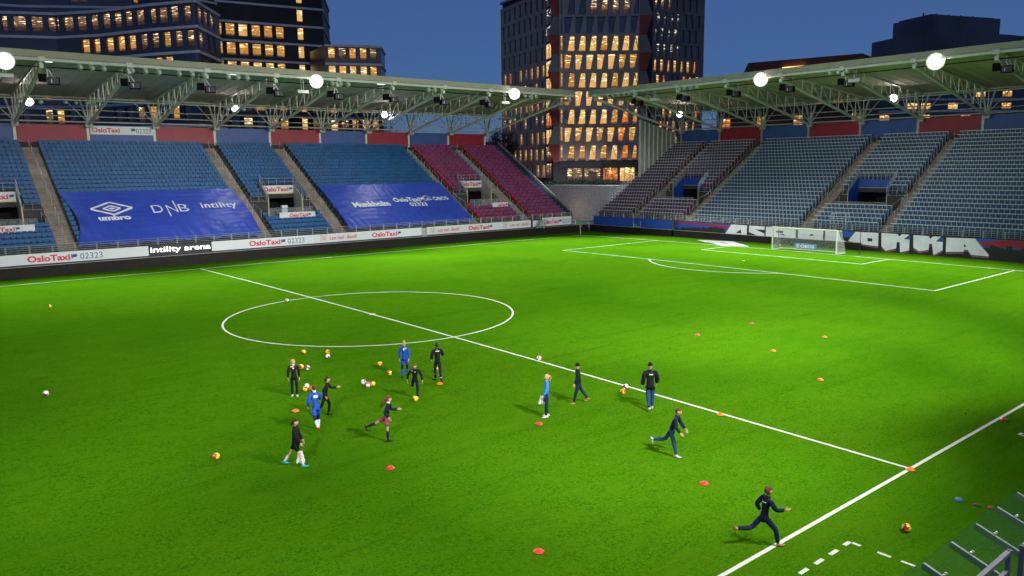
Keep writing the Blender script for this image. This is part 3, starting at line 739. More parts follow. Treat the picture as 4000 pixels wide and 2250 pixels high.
e=empty('banner',(-.75,56.2,13.82),label='wide white taxi board high on the back wall above the first tarpaulin',cat='banner')
m=MB(); m.box(-3.35,3.4,0,.06,0,.95); m.build('sheet',M['white_board'],e)
b=MB(); T=lambda a,b_,c:(a,-c,b_); put_text(b,'OsloTaxi',-3.2,.22,2.95,.55,T,0,.035); taxi_flag(b,.95,.25,.5,T,1); put_text(b,'02323',1.5,.2,1.7,.52,T,1,0); b.build('lettering',[M['tx_red'],M['tx_navy']],e,fix=False)
m=MB(); m.box(12.7,13.4,43.2,43.6,4.15,5.45); tag(m.build('cabinet',M['white_board']),'white box standing in front of the second tunnel mouth','box')
# ---------------- tarpaulins ----------------
def tarp_surf(a,d,seed,fold):
    z=2.5+.61*d+.07
    z+=.035*noise.noise(Vector((a*.9+seed,d*2.2,0)))+.02*noise.noise(Vector((a*3.1,d*.8,seed)))
    # rows of seat tops press through, and gathers where it is tied down
    z+=.010*math.sin(d/TP*2*math.pi)
    lo=max(0,1-d/3.2); z+=lo*(.05*math.sin(a*5.2+2.1*math.sin(a*.9)+d*1.3)+.03*noise.noise(Vector((a*5,d*1.2,seed+4))))
    z+=fold(a,d)
    return z
def tarpaulin(name,a0,a1,dt,seed,label,letters,edge,fold):
    e=empty(name,(0,0,0),label=label,cat='tarpaulin')
    na,nd=150,70; m=MB(); 
    def P(s,t):
        d=.28+(dt-.28)*t; a=edge(s,t); return (a,38.5+d,tarp_surf(a,d,seed,fold))
    for i in range(na+1):
        for j in range(nd+1): m.v.append(P(i/na,j/nd))
    for i in range(na):
        for j in range(nd):
            k=i*(nd+1)+j; m.f.append((k,k+nd+1,k+nd+2,k+1)); m.m.append(0)
    m.build('sheet',M['tarp'],e,smooth=True)
    # hem hanging over the front railing
    h=MB()
    for i in range(na+1):
        p=P(i/na,0)
        for j in range(4): h.v.append((p[0],p[1]-.02*j,p[2]-.05*j*(1+.15*math.sin(i*.23+seed))))
    for i in range(na):
        for j in range(3): k=i*4+j; h.f.append((k,k+4,k+5,k+1)); h.m.append(0)
    h.build('hem',M['tarp'],e,smooth=True)
    b=MB()
    def T(a,b_,c): 
        d=b_; return (a,38.5+d,tarp_surf(a,d,seed,fold)+.13)
    letters(b,T); b.build('lettering',M['print'],e,fix=False)
def dens(b,T,poly,m=0,cuts=6):
    # split a quad so that it follows the cloth
    (p0,p1,p2,p3)=[Vector(p) for p in poly]
    for i in range(cuts):
        u0,u1=i/cuts,(i+1)/cuts
        q=[p0.lerp(p1,u0),p0.lerp(p1,u1),p3.lerp(p2,u1),p3.lerp(p2,u0)]
        b.poly([T(v.x,v.y,0) for v in q],m)
def seg(b,T,p,q,wd,cuts=6):
    p=Vector(p);q=Vector(q);n=(q-p).normalized();n=Vector((-n.y,n.x))*wd/2
    dens(b,T,(p-n,q-n,q+n,p+n),0,cuts)
def let1(b,T):
    # concentric diamonds and the word below, three letters with a tall N, and the third name
    cx,cd=-5.35,5.15
    for (w_,h_,t_) in ((1.95,.98,.24),(.82,.42,.2)):
        pts=[(cx-w_,cd),(cx,cd-h_),(cx+w_,cd),(cx,cd+h_)]
        for i in range(4): seg(b,T,pts[i],pts[(i+1)%4],t_,4)
    dens(b,T,((cx-.35,cd),(cx,cd-.17),(cx+.35,cd),(cx,cd+.17)),0,3)
    put_text(b,'umbro',-6.95,3.35,3.0,.72,T,0,bold=.05)
    put_text(b,'D',-1.55,4.2,1.05,1.2,T,0,bold=-.008); put_text(b,'B',1.15,4.2,1.0,1.2,T,0,bold=-.008)
    seg(b,T,(-.02,3.55),(-.02,5.35),.12); seg(b,T,(-.02,5.3),(.9,4.2),.12); seg(b,T,(.9,4.15),(.9,6.0),.12)
    put_text(b,'intility',3.55,4.35,3.9,1.15,T,0,bold=.02,spacing=1.1)
def let2(b,T):
    put_text(b,'Munkholm',21.6,3.6,5.2,1.0,T,0,bold=.05); taxi(b,27.7,4.25,4.7,.85,T,num=False,mr=0,mn=0); put_text(b,'02323',29.6,3.35,2.6,.7,T,0,bold=.025)
    put_text(b,'OBOS',34.0-.15,4.3,2.4,.72,T,0,bold=.03)
    c=(32.9,4.75)
    pts=[(c[0]-.55,c[1]-.35),(c[0]+.55,c[1]-.35),(c[0]+.6,c[1]+.15),(c[0]+.1,c[1]+.55),(c[0]-.5,c[1]+.25)]
    for i in range(5): seg(b,T,pts[i],pts[(i+1)%5],.09,3)
    seg(b,T,(c[0]-.2,c[1]+.05),(c[0]+.4,c[1]+.05),.08,2); seg(b,T,(c[0]+.1,c[1]+.1),(c[0]-.05,c[1]-.28),.08,2); seg(b,T,(c[0]+.1,c[1]+.1),(c[0]+.3,c[1]-.28),.08,2)
def edge1(s,t):
    l=-9.5+.75*math.sin(math.pi*min(1,t*1.05))*1.0; l=l+(.05 if t>.9 else 0); r=8.3+.35*math.sin(math.pi*t)-(.2*t); return l+(r-l)*s
def edge2(s,t):
    l=19.05+.1*math.sin(math.pi*t); r=37.3+.1*math.sin(math.pi*t); return l+(r-l)*s
def fold1(a,d):
    z=0
    if a>4: z+=.05*math.sin((a-8.3)*1.9-(d-6.1)*3.1)*max(0,1-math.hypot(a-8.3,d-6)/4.5)
    if a<-6: z+=.05*math.sin((a+9)*3.2+(d)*2.2)*max(0,1-math.hypot(a+9,d-3.5)/3.5)
    return z
def fold2(a,d): return .06*math.sin((a-19)*1.1-d*5.0)*max(0,1-math.hypot((a-19)*.6,d-2.8)/3.2)+.015*math.sin(a*7+3*noise.noise(Vector((a,d,0))))*max(0,1-abs(a-30)/9)
tarpaulin('tarpaulin',-9.5,8.1,8.05,1.0,'blue tarpaulin with white diamond logo draped over the seats at the left',let1,edge1,fold1)
tarpaulin('tarpaulin',19,37.4,8.15,5.0,'blue tarpaulin with gothic lettering, draped over seats right of the second tunnel',let2,edge2,fold2)

# ---------------- painted front wall of the goal stand ----------------
X0=58.82
mw=MB(); mw.box(X0,X0+.06,-34,22.35,0,2.24); mural=mw.build('painted_wall',M['black']); tag(mural,'painted wall below the goal stand with big white graffiti letters over a red and blue skyline','wall')
bw=MB(); bw.box(X0,X0+.06,22.4,37.6,0,2.26); tag(bw.build('painted_wall',M['blue_paint']),'plain blue wall below the striped seats of the goal stand','wall')
TS=SE(X0)
def flat(pts,m,c): m.poly([TS(a,z,c) for a,z in pts])
def mural_part(name,polys,mt,c=.012):
    m=MB()
    for p in polys: m.prism(p,c-.008,c,lambda a,b,h:TS(a,b,h))
    o=m.build(name,mt,mural); return o
mural_part('painted_sky',[[(-22.3,1.2),(-22.3,2.2),(-13.4,2.2),(-14.4,1.2)],[(14.3,1.3),(14.6,2.2),(27,2.2),(27,1.3)]],M['blue_paint'],.008)
mural_part('painted_stripe',[[(-22.3,2.02),(-22.3,2.2),(-13.6,1.98),(-14.3,1.6),(-17.5,1.84)],[(15.0,1.88),(17.3,2.19),(27,2.19),(27,1.55),(15.45,1.42)]],M['panel_red'],.014)
sk=[(-22.3,.02)]; rr=random.Random(3); a=-22.3
while a<-14.5:
    h=1.25+.4*(a+22.3)/7.8+rr.uniform(-.12,.16); sk+=[(a,h),(a+.14,h+rr.uniform(-.05,.12))]; a+=.22
sk+=[(-14.5,1.4),(-14.5,.02)]
sk2=[(15.9,.02),(15.9,1.2)]; a=15.9
while a<26.8:
    h=1.38+.25*math.sin(a*1.7)+rr.uniform(-.08,.1)+(.5 if 17.2<a<17.7 else 0); sk2+=[(a,h),(a+.16,h+rr.uniform(-.05,.08))]; a+=.25
sk2+=[(26.9,1.4),(26.9,.02)]
mural_part('painted_skyline',[sk,sk2],M['black'],.020)
wl=[('A',[(-14.36,1.0),(-13.44,2.18),(-11.2,2.17),(-11.2,.55),(-11.9,.55),(-12.05,.95),(-12.9,.95),(-13.2,.55),(-14.6,.55)],[[(-12.75,1.15),(-12.1,1.62),(-11.95,1.15)]]),
 ('S',[(-10.9,2.17),(-8.75,2.17),(-8.75,1.75),(-10.1,1.75),(-8.75,1.3),(-8.75,.55),(-10.9,.55),(-10.9,.95),(-9.6,.95),(-10.9,1.35)],[]),
 ('F',[(-8.57,2.16),(-7.71,2.16),(-7.71,.4),(-8.57,.4)],[]),
 ('B',[(-7.49,2.15),(-4.64,2.16),(-4.6,.5),(-5.6,.5),(-5.6,1.0),(-6.5,1.0),(-6.5,.5),(-7.49,.5)],[[(-7.2,1.75),(-6.2,1.75),(-6.3,1.5),(-7.1,1.5)]]),
 ('L',[(-4.32,2.17),(-1.21,2.17),(-1.21,.5),(-2.2,.5),(-2.2,1.0),(-3.3,1.0),(-3.3,.5),(-4.32,.5)],[[(-2.9,1.5),(-2.5,1.62),(-2.3,1.45),(-2.8,1.35)]]),
 ('T',[(-.97,2.16),(.6,2.12),(.98,1.15),(1.5,1.05),(1.5,.5),(-.97,.5)],[]),
 ('O',[(2.52,2.16),(5.06,2.16),(5.1,.72),(3.49,.80),(1.75,1.1)],[[(3.88,1.55),(4.43,1.53),(4.45,1.21),(3.96,1.2)]]),
 ('K',[(5.37,2.18),(7.05,2.17),(7.28,1.92),(7.49,2.17),(8.3,2.17),(7.78,1.69),(8.34,1.67),(8.36,.53),(7.46,.25),(7.34,1.3),(7.06,1.33),(7.02,.64),(5.95,.3),(5.46,.74)],[]),
 ('K',[(8.7,2.16),(10.2,2.15),(10.4,1.86),(10.62,2.13),(11.4,2.16),(10.94,1.64),(11.61,1.63),(11.64,.78),(10.8,.22),(10.58,1.36),(10.33,1.37),(10.28,.73),(9.36,.5),(8.76,.87)],[]),
 ('A',[(11.91,2.1),(14.56,2.16),(15.9,.66),(15.83,.49),(14.32,.53),(13.97,1.0),(13.65,.98),(13.58,.77),(11.96,.65)],[[(13.61,1.56),(13.85,1.3),(13.58,1.3)]])]
M['graffiti']=mat('graffiti_white',(.68,.69,.70),.55,var=.1,vscale=1.2)
M['pink']=mat('pink_outline',(.5,.12,.2),.5)
for nm,pts,holes in wl:
    cx=sum(p[0] for p in pts)/len(pts); cz=sum(p[1] for p in pts)/len(pts)
    mural_part('painted_letter',[pts],M['graffiti'],.034)
    if holes: mural_part('letter_gap',holes,M['black'],.042)
    m=MB()
    low=[p for p in pts if p[1]<1.35]
    for i in range(len(pts)):
        p,q=pts[i],pts[(i+1)%len(pts)]
        if (p[1]+q[1])/2<1.1 and abs(p[0]-q[0])>.05 or (nm=='A' and p[0]>14 and q[0]>14):
            dx=.07 if p[0]>14 else 0
            m.prism([(p[0]+dx,p[1]-.10),(q[0]+dx,q[1]-.10),(q[0]+dx,q[1]-.16),(p[0]+dx,p[1]-.16)],.028,.036,lambda a,b,h:TS(a,b,h))
    if m.f: m.build('painted_outline',M['pink'],mural)
mural_part('painted_accent',[[(.75,2.2),(2.4,2.15),(1.95,1.4),(1.3,1.5)],[(7.75,1.72),(8.3,2.1),(8.5,1.75)],[(10.95,1.68),(11.55,2.12),(11.75,1.7)],[(-6.9,1.3),(-6.3,1.45),(-5.9,1.2)],[(4.05,1.42),(4.3,1.38),(4.25,1.24),(4.02,1.3)]],M['blue_paint'],.040)
m=MB(); m.box(58.3,58.7,22.2,22.5,0,2.4); tag(m.build('post',M['dark_concrete']),'dark post where the blue wall meets the painted skyline','post')

# ---------------- corner of the ground ----------------
m=MB()
m.prism([(0,0),(0,2.75),(17.5,13.4),(17.5,0)],55.02,55.3,lambda a,b,c:TN(c,a,b)); m.build('end_wall',M['dark_concrete'],north)
m=MB(); m.bar(TN(55.16,-.1,3.0),TN(55.16,17.4,13.65),.12,.16)
for k in range(0,18,2): m.bar(TN(55.16,k,2.75+.61*k),TN(55.16,k,3.05+.61*k),.06)
m.build('end_railing',M['steel'],north)
m=MB(); m.prism([(0,0),(0,2.2),(17.5,12.9),(17.5,0)],37.52,37.75,lambda a,b,c:TE(c,a,b)); m.build('end_wall',M['pale_concrete'],eastst)
m=MB()
for h in (.95,.5): m.bar(TE(37.6,0,2.2+h),TE(37.6,9,7.7+h),.06)
for k in range(0,17): m.bar(TE(37.6,k*.56,2.15+.61*k*.56),TE(37.6,k*.56,3.15+.61*k*.56),.05)
m.build('end_railing',M['steel'],eastst)
# tall screen of fins
e=empty('wind_screen',(0,0,0),label='tall grey screen with vertical ribs closing the end of the goal stand',cat='screen')
M['screen']=mat('grey_screen_sheet',(.30,.30,.27),.5,var=.12,vscale=.8)
for i in range(9):
    x=68.05+i*1.04; zt=18.96-(x-56.67)*.2125+.02; zb=2.5+.61*(x-58.9)-.3
    m=MB(); m.box(x-.09,x+.09,36.65,37.0,zb,zt); m.build('rib',M['pale_steel'],e)
    if i<8:
        zt2=18.96-(x+1.04-56.67)*.2125; zb2=2.5+.61*(x+1.04-58.9)-.3
        m=MB(); m.hexa([(x+.09,36.8,zb),(x+.95,36.8,zb2),(x+.95,36.84,zb2),(x+.09,36.84,zb),(x+.09,36.8,zt),(x+.95,36.8,zt2),(x+.95,36.84,zt2),(x+.09,36.84,zt)]); m.build('sheet',M['screen'],e)
# concrete wall and gate beyond the corner
e=empty('concrete_wall',(72,54,0),label='plain grey concrete wall closing the corner between the stands',cat='wall')
m=MB()
ps=[(74.5,68.5),(72,60.4),(72,49.2),(74.0,42.2)]
for i in range(3):
    (x0,y0),(x1,y1)=ps[i],ps[i+1]; z0=2.85 if i==1 else 0
    m.hexa([(x0,y0,z0),(x1,y1,z0),(x1+.4,y1,z0),(x0+.4,y0,z0),(x0,y0,6.4),(x1,y1,6.4),(x1+.4,y1,6.4),(x0+.4,y0,6.4)])
m.box(72.004,72.39,57.0,60.4,0,2.85)
for i in range(3): (x0,y0),(x1,y1)=ps[i],ps[i+1]; m.hexa([(x0-.08,y0,6.4),(x1-.08,y1,6.4),(x1+.5,y1,6.4),(x0+.5,y0,6.4),(x0-.08,y0,6.5),(x1-.08,y1,6.5),(x1+.5,y1,6.5),(x0+.5,y0,6.5)],1)
for o in m.v: pass
m.v=[(x-72,y-54,z) for x,y,z in m.v]; m.build('panel',[M['pale_concrete'],M['dark_concrete']],e)
e=empty('gate',(72.1,53,0),label='golden clad gate lit below the grey concrete wall in the corner',cat='gate')
for i in range(4):
    m=MB(); m.box(0,.08,-3.7+i*1.92,-1.82+i*1.92,.05,2.75); m.build('leaf',M['gold'],e)
for z in (.9,1.9): m=MB(); m.box(-.06,-.0,-3.7,3.9,z,z+.07); m.build('rail',M['pale_steel'],e)
l=bpy.data.lights.new('gate_lamp','AREA'); l.energy=110; l.size=3.5; l.color=(1,.75,.4); o=bpy.data.objects.new('gate_lamp',l); col.objects.link(o); o.location=(68.6,53,2.2); o.rotation_euler=(0,R(-80),0)
m=MB(); m.bar((60.3,43,.0),(60.3,43,1.3),.08); m.bar((60.3,47.5,0),(60.3,47.5,1.3),.08); 
for z in (.4,.8,1.2): m.bar((60.3,43,z),(60.3,47.5,z),.05)
tag(m.build('railing',M['steel']),'low steel railing in front of the golden gate','railing')
e=empty('container',(62,42.5,0),R(10),label='low green box beside the golden gate',cat='container'); M['green']=mat('green_box',(.02,.10,.05),.6)
m=MB(); m.box(-.9,.9,-1.4,1.4,.1,1.15); m.build('body',M['green'],e); m=MB(); m.box(-.95,.95,-1.45,1.45,1.155,1.24); m.build('lid',M['dark_concrete'],e)
e=empty('container',(60.6,39.6,0),0,label='small grey box at the end of the blue wall',cat='container')
m=MB(); m.box(-.5,.5,-.7,.7,0,1.2); m.build('body',M['white_board'],e); m=MB(); m.box(-.54,.54,-.74,.74,1.203,1.28); m.build('lid',M['steel'],e)
m=MB(); m.hexa([(72.5,40,0),(140,40,0),(140,140,0),(60,140,0),(72.5,40,6.3),(140,40,6.3),(140,140,6.3),(60,140,6.3)]); tag(m.build('plaza',M['dark_concrete']),kind='structure')
# corner flag, goal, nets
e=empty('corner_flag',(52.5,34,gz(34)),label='corner flag with a small red pennant at the far corner',cat='corner flag')
m=MB(); m.tube([(0,0,0),(0.05,.12,1.55)],.03,8); m.build('pole',M['line'],e)
m=MB(); m.box(.03,.42,.08,.095,1.2,1.5); m.build('pennant',M['panel_red'],e)
e=empty('goal',(52.5,0,gz(0)),label='white goal with net in front of the graffiti wall',cat='goal')
m=MB(); 
for y in (-3.72,3.72): m.tube([(0,y,0),(0,y,2.50)],.065,10)
m.tube([(0,-3.78,2.5),(0,3.78,2.5)],.065,10); m.build('frame',M['line'],e)
m=MB()
for y in (-3.72,3.72): m.tube([(0,y,.04),(2.0,y,.04)],.035,6); m.tube([(0,y,2.5),(1.0,y,2.42)],.03,6)
m.tube([(2.0,-3.72,.04),(2.0,3.72,.04)],.035,6); m.build('ground_bar',M['line'],e)
nn=MB()
def sag(y): return 0
def back(t): # profile from crossbar back and down
    return (1.0*min(1,t/.32), 2.48-.10*min(1,t/.32)) if t<.32 else (1.0+1.0*(t-.32)/.68, 2.38-2.34*(t-.32)/.68)
ST=.16; 
y=-3.72
while y<=3.73:
    pts=[(back(t/12)[0],y,back(t/12)[1]-.10*math.sin(math.pi*min(1,t/5))*(.6+.4*math.sin(y))) for t in range(13)]
    nn.tube(pts,.007,3,cap=False); y+=ST
for t in range(1,24):
    x,z=back(t/24); nn.tube([(x,-3.72+7.44*q/12,z-.10*math.sin(math.pi*min(1,t/10.))*(.6+.4*math.sin(-3.72+7.44*q/12))) for q in range(13)],.007,3,cap=False)
for y in (-3.72,3.72):
    k=.12
    while k<2.4:
        xm=1.0+1.0*(2.38-k)/2.34 if k<2.38 else 1; nn.tube([(0,y,k),(xm,y,k)],.007,3,cap=False); k+=ST
    k=.15
    while k<2.0:
        zt=2.45-.08*k if k<1 else 2.38-2.34*(k-1); nn.tube([(k,y,.04),(k,y,zt)],.007,3,cap=False); k+=ST
nn.build('net',M['net'],e,fix=False)
e=empty('sign_board',(55.3,1.35,gz(0)),label='low blue board with white lettering standing behind the goal net',cat='advertising board')
m=MB(); m.box(0,.06,-1.28,1.28,.0,.62); m.build('board',mat('sky_blue_board',(.06,.22,.55),.45),e)
b=MB(); T=lambda a,b_,c:(-c,-a,b_); put_text(b,'OBOS',-.58,.14,1.65,.34,T,0,.03)
for q in range(6):
    a0=q*math.pi/3; a1=a0+math.pi/3; b.poly([T(-.92+r_*math.cos(t_),.31+r_*math.sin(t_),.012) for r_,t_ in ((.15,a0),(.22,a0),(.22,a1),(.15,a1))])
b.poly([T(-.97,.2,.013),T(-.9,.2,.013),T(-.86,.42,.013),T(-.96,.42,.013)]); b.build('lettering',M['print'],e,fix=False)
m=MB(); q=[(56.04,16.62),(57.35,12.07),(53.43,7.22),(52.35,10.19)]
m.poly([(x,y,gz(y)+.03) for x,y in q])
mt=m.build('ground_mat',mat('white_mat',(.62,.66,.64),.6),fix=False); tag(mt,'white advertising mat lying on the turf left of the goal','mat')
m=MB(); c=(54.8,11.6)
for k in range(24):
    a0,a1=k*math.pi/12,(k+1)*math.pi/12
    m.poly([(c[0]+rx*math.cos(t_)*.9-.25*ry*math.sin(t_),c[1]+ry*math.sin(t_)+.5*rx*math.cos(t_),gz(11)+.036) for rx,ry,t_ in ((.75,2.0,a0),(1.05,2.5,a0),(1.05,2.5,a1),(.75,2.0,a1))])
for k in range(4): m.poly([(54.2+k*.3,10.4+k*.6,gz(11)+.037),(54.4+k*.3,10.4+k*.6,gz(11)+.037),(54.5+k*.3,11.2+k*.6,gz(11)+.037),(54.3+k*.3,11.2+k*.6,gz(11)+.037)])
m.build('print',M['panel_blue'],mt,fix=False)
for x,y,lb in ((54.55,-5.2,'black post right of the goal net'),(55.3,4.7,'black post left of the goal net')):
    m=MB(); m.tube([(0,0,0),(0,0,2.75)],.035,8); m.box(-.2,.2,-.2,.2,0,.04); tag(m.build('net_post',M['black'],loc=(x,y,gz(y))),lb,'post')
# raised chair frame over the front railing
e=empty('platform',(59.7,0,2.3),label='white steel platform frame standing on the front railing behind the goal',cat='platform')
m=MB()
for y in (-.88,.88):
    for x in (0,.7): m.tube([(x,y,-.2),(x,y,1.7)],.03,6)
for z in (1.7,1.15): m.tube([(0,-.88,z),(0,.88,z)],.028,6); m.tube([(0,.88,z),(.7,.88,z)],.028,6); m.tube([(0,-.88,z),(.7,-.88,z)],.028,6)
m.tube([(0,-.88,.55),(0,-.3,-.1)],.025,6); m.tube([(0,.88,.55),(0,.3,-.1)],.025,6); m.build('frame',M['white_board'],e)
m=MB(); m.box(-.1,.8,-.95,.95,.55,.6); m.build('deck',M['white_board'],e)
# dug-out roof and railings in the near corner
e=empty('dugout',(-8.7,-38.6,0),label='glass roofed shelter with steel beams at the near right corner',cat='shelter')
bx=[-10.48-1.17,-10.48,-9.27,-8.09,-6.94,-5.8]
zt=lambda y:2.4+.36*(y+38.6)
m=MB()
for x in bx:
    m=MB(); X=x+8.7
    m.bar((X,0,2.36),(X,-2.2,zt(-40.8)-.04),.06,.12); m.bar((X,-2.2,zt(-40.8)),(X,-2.2,0),.09); m.build('beam',M['steel'],e)
    m=MB()
    for y in (-.38,-1.55):
        for s in (-.045,.045): m.lathe([(.0,.02),(.025,.03),(.025,.055),(.0,.06)],8,0,lambda a,b,c,X=X,y=y,s=s:(X+s+a,y+b,zt(-38.6+y)+.04+c))
    m.build('bolt',M['reflector'],e)
for i in range(len(bx)-1):
    m=MB(); a,b_=bx[i]+8.7+.035,bx[i+1]+8.7-.035
    m.hexa([(a,.03,2.43),(b_,.03,2.43),(b_,-2.2,zt(-40.8)+.035),(a,-2.2,zt(-40.8)+.035),(a,.03,2.442),(b_,.03,2.442),(b_,-2.2,zt(-40.8)+.047),(a,-2.2,zt(-40.8)+.047)]); m.build('glass_pane',M['green_glass'],e)
e=empty('railing',(-12,-39.96,0),label='grey railing panel nearest the camera, over the shelter roof',cat='railing',group='near stand railings')
def rail_panel(e,x0,x1):
    m=MB()
    m.bar((x0,0,3.2),(x1,0,3.2),.075,.06); m.bar((x0+.02 if x0>x1 else x0,0,2.86),(x1,0,2.86),.06,.05)
    for x in (x0,x1): m.bar((x,0,2.2),(x,0,3.23),.075)
    for x in (x0-.28,(x0+x1)/2) if x0>x1 else (x0+.28,(x0+x1)/2): m.bar((x,0,2.2),(x,0,2.86),.03)
    m.build('frame',M['steel_dull'],e)
M['steel_dull']=mat('dull_railing',(.22,.23,.26),.5,metal=.3,var=.1)
rail_panel(e,1.4,-2.4)
e=empty('railing',(-9.2,-40.05,0),label='grey railing panel at the right edge, beyond the nearest one',cat='railing',group='near stand railings'); rail_panel(e,-1.05,2.5)
# small things left on the grass
def lump(name,loc,sx,sy,sz,mt,label,cat,seed):
    m=MB(); n=14
    m.lathe([(.02,0),(1,.0),(1.02,.35),(.75,.8),(.35,1.0),(.02,1.02)],n,0,lambda a,b,c:(a*sx*(1+.25*noise.noise(Vector((a*2,b*2,seed)))),b*sy*(1+.25*noise.noise(Vector((a*2,seed,b*2)))),c*sz*(1+.35*noise.noise(Vector((a*3,b*3,seed+2))))))
    tag(m.build(name,mt,loc=loc,smooth=True),label,cat)
lump('folded_bib',(-1.36,-35.93,0),.12,.10,.09,mat('light_blue_cloth',(.08,.16,.42),.8),'crumpled blue cloth on the turf outside the touchline','cloth',1)
lump('glove',(-1.35,-36.42,0),.05,.12,.05,mat('grey_red_cloth',(.10,.05,.04),.8),'dark glove lying on the turf near the shelter','glove',4)
lump('shin_pad',(-1.25,-36.72,0),.07,.08,.07,mat('dull_red_cloth',(.35,.08,.06),.8),'small red pad on the turf next to the shelter roof','pad',7)

# ---------------- footballs and marker discs ----------------
def gpos(x,y,h=0): return (x,y,gz(y)+h)
def uvs(r,nu=24,nv=14,f=None):
    m=MB()
    prof=[(max(.0005,r*math.sin(math.pi*i/nv)),-r*math.cos(math.pi*i/nv)) for i in range(nv+1)]
    m.lathe(prof,nu,0,f); return m
BALLS=[('y',-15.47,17.88,'yellow football alone at the far left of the pitch'),
 ('w',-19.55,-6.93,'white football alone at the left edge of the pitch'),
 ('w',-2.04,8.64,'white football lying on the far line of the centre circle'),
 ('y',-8.10,-7.31,'yellow football alone between the centre circle and the ponytailed player in black'),
 ('y',-7.15,-8.09,'yellow football touching a white one just below the centre circle'),
 ('w',-7.59,-8.98,'white football just below the yellow one near the centre circle'),
 ('y',-9.46,-9.96,'yellow football partly behind the shoulder of the ponytailed player in black'),
 ('w',-9.33,-10.38,'white football right of the ponytailed player in black'),
 ('w',-10.71,-13.28,"white football right beside a yellow one by the ponytailed player's feet"),
 ('y',-10.93,-13.59,'yellow football by the feet of the ponytailed player in black'),
 ('y',-10.70,-13.80,'yellow football half hidden behind the player in blue with white socks'),
 ('w',-8.52,-14.30,'left white football of the cluster of three'),
 ('w',-8.59,-14.82,'white football in the middle of the cluster of three'),
 ('y',-8.35,-14.82,'yellow football at the right of the cluster of three'),
 ('y',-6.37,-11.99,'yellow football left of the player in the blue tracksuit, upper one'),
 ('y',-6.88,-13.73,'yellow football nearest the feet of the player in the blue tracksuit'),
 ('y',-8.13,-17.89,'yellow football at the foot of the player dribbling in black'),
 ('y',-16.54,-18.98,'yellow football alone in the lower left'),
 ('w',0.13,-16.19,'white football just beyond the halfway line behind the player in light blue'),
 ('w',-0.38,-22.34,'white football on the halfway line by a yellow one'),
 ('y',-0.99,-22.74,'yellow football beside the halfway line left of the man in the black jacket'),
 ('y',-4.45,-35.82,'yellow and red football outside the near touchline'),
 ('y',-4.91,-14.63,'football between the legs of the player jogging away')]
bproto={}
for (c,x,y,lb) in BALLS:
    if c not in bproto: o=uvs(.118).build('football',M['ball_yellow' if c=='y' else 'ball_white'],smooth=True); bproto[c]=o
    else: o=bproto[c].copy(); col.objects.link(o)
    o.location=gpos(x,y,.118); o.rotation_euler=(rng.uniform(0,6),rng.uniform(0,6),rng.uniform(0,6)); tag(o,lb,'football','footballs on the pitch')
CONES=[('o',-12.40,-15.90,'orange marker disc left of the player in blue with white socks'),
 ('o',-5.97,-16.47,'orange marker disc by the feet of the player jogging away'),
 ('r',-6.17,-23.28,'red marker disc below the player in light blue'),
 ('r',-12.57,-23.36,'red marker disc below the long-haired runner'),
 ('o',-0.17,-26.98,'orange marker disc on the halfway line'),
 ('o',-0.10,-34.05,'orange marker disc where halfway line meets touchline'),
 ('r',-5.94,-30.53,'red marker disc left of the blurred near runner'),
 ('r',-12.49,-30.40,'red marker disc at the bottom edge'),
 ('r',7.39,-34.21,'red marker disc on the near touchline at the right'),
 ('o',7.21,-26.99,'orange marker disc nearest of the five on the right half'),
 ('o',10.37,-22.69,'orange marker disc in the middle of the right half'),
 ('r',10.49,-17.88,'red marker disc leftmost on the right half'),
 ('r',15.46,-18.07,'red marker disc farthest away on the right half'),
 ('o',15.30,-22.78,'orange marker disc farthest to the right beyond the middle one')]
cproto={}
for (c,x,y,lb) in CONES:
    if c not in cproto:
        m=MB(); m.lathe([(.135,0),(.14,.008),(.13,.02),(.055,.075),(.045,.075),(.04,.06)],20); o=m.build('marker_disc',M['cone_red' if c=='r' else 'cone_orange'],smooth=True); cproto[c]=o
    else: o=cproto[c].copy(); col.objects.link(o)
    o.location=gpos(x,y,.012); tag(o,lb,'marker disc','training marker discs')

# ---------------- people ----------------
M['skin']=mat('skin',(.55,.30,.20),.5); M['eye']=mat('eye_dark',(.03,.02,.02),.3); M['lip']=mat('lips',(.42,.14,.12),.5)
def cm(n,c,r=.8,v=.18): 
    if n not in M: M[n]=mat(n,c,r,var=v,vscale=9,bump=.6,bscale=11,spec=.12)
    return M[n]
def skin_eval(verts,edges,radii,root=0,sub=1):
    me=bpy.data.meshes.new('s'); bm=bmesh.new(); L=bm.verts.layers.skin.verify()
    vs=[bm.verts.new(v) for v in verts]
    for a,b in edges: bm.edges.new((vs[a],vs[b]))
    for i,v in enumerate(vs):
        r=radii[i]; v[L].radius=r if isinstance(r,tuple) else (r,r); v[L].use_root=(i==root)
    bm.to_mesh(me); bm.free()
    o=bpy.data.objects.new('s',me); col.objects.link(o)
    m=o.modifiers.new('k','SKIN'); m.branch_smoothing=.6; m.use_smooth_shade=True
    s=o.modifiers.new('u','SUBSURF'); s.levels=sub; s.render_levels=sub
    dg=bpy.context.evaluated_depsgraph_get(); dg.update()
    r=bpy.data.meshes.new_from_object(o.evaluated_get(dg))
    out=([tuple(v.co) for v in r.vertices],[tuple(p.vertices) for p in r.polygons])
    bpy.data.objects.remove(o); bpy.data.meshes.remove(me); bpy.data.meshes.remove(r)
    return out
def addgeo(mb,g,m=0):
    n=len(mb.v); mb.v.extend(g[0]); 
    for f in g[1]: mb.f.append(tuple(n+i for i in f)); mb.m.append(m)
def dirv(a,out=0,s=1): # swing angle a (forward +), outwards angle
    return Vector((s*math.sin(out)*math.cos(a) if True else 0,math.sin(a),-math.cos(a)*math.cos(out)))
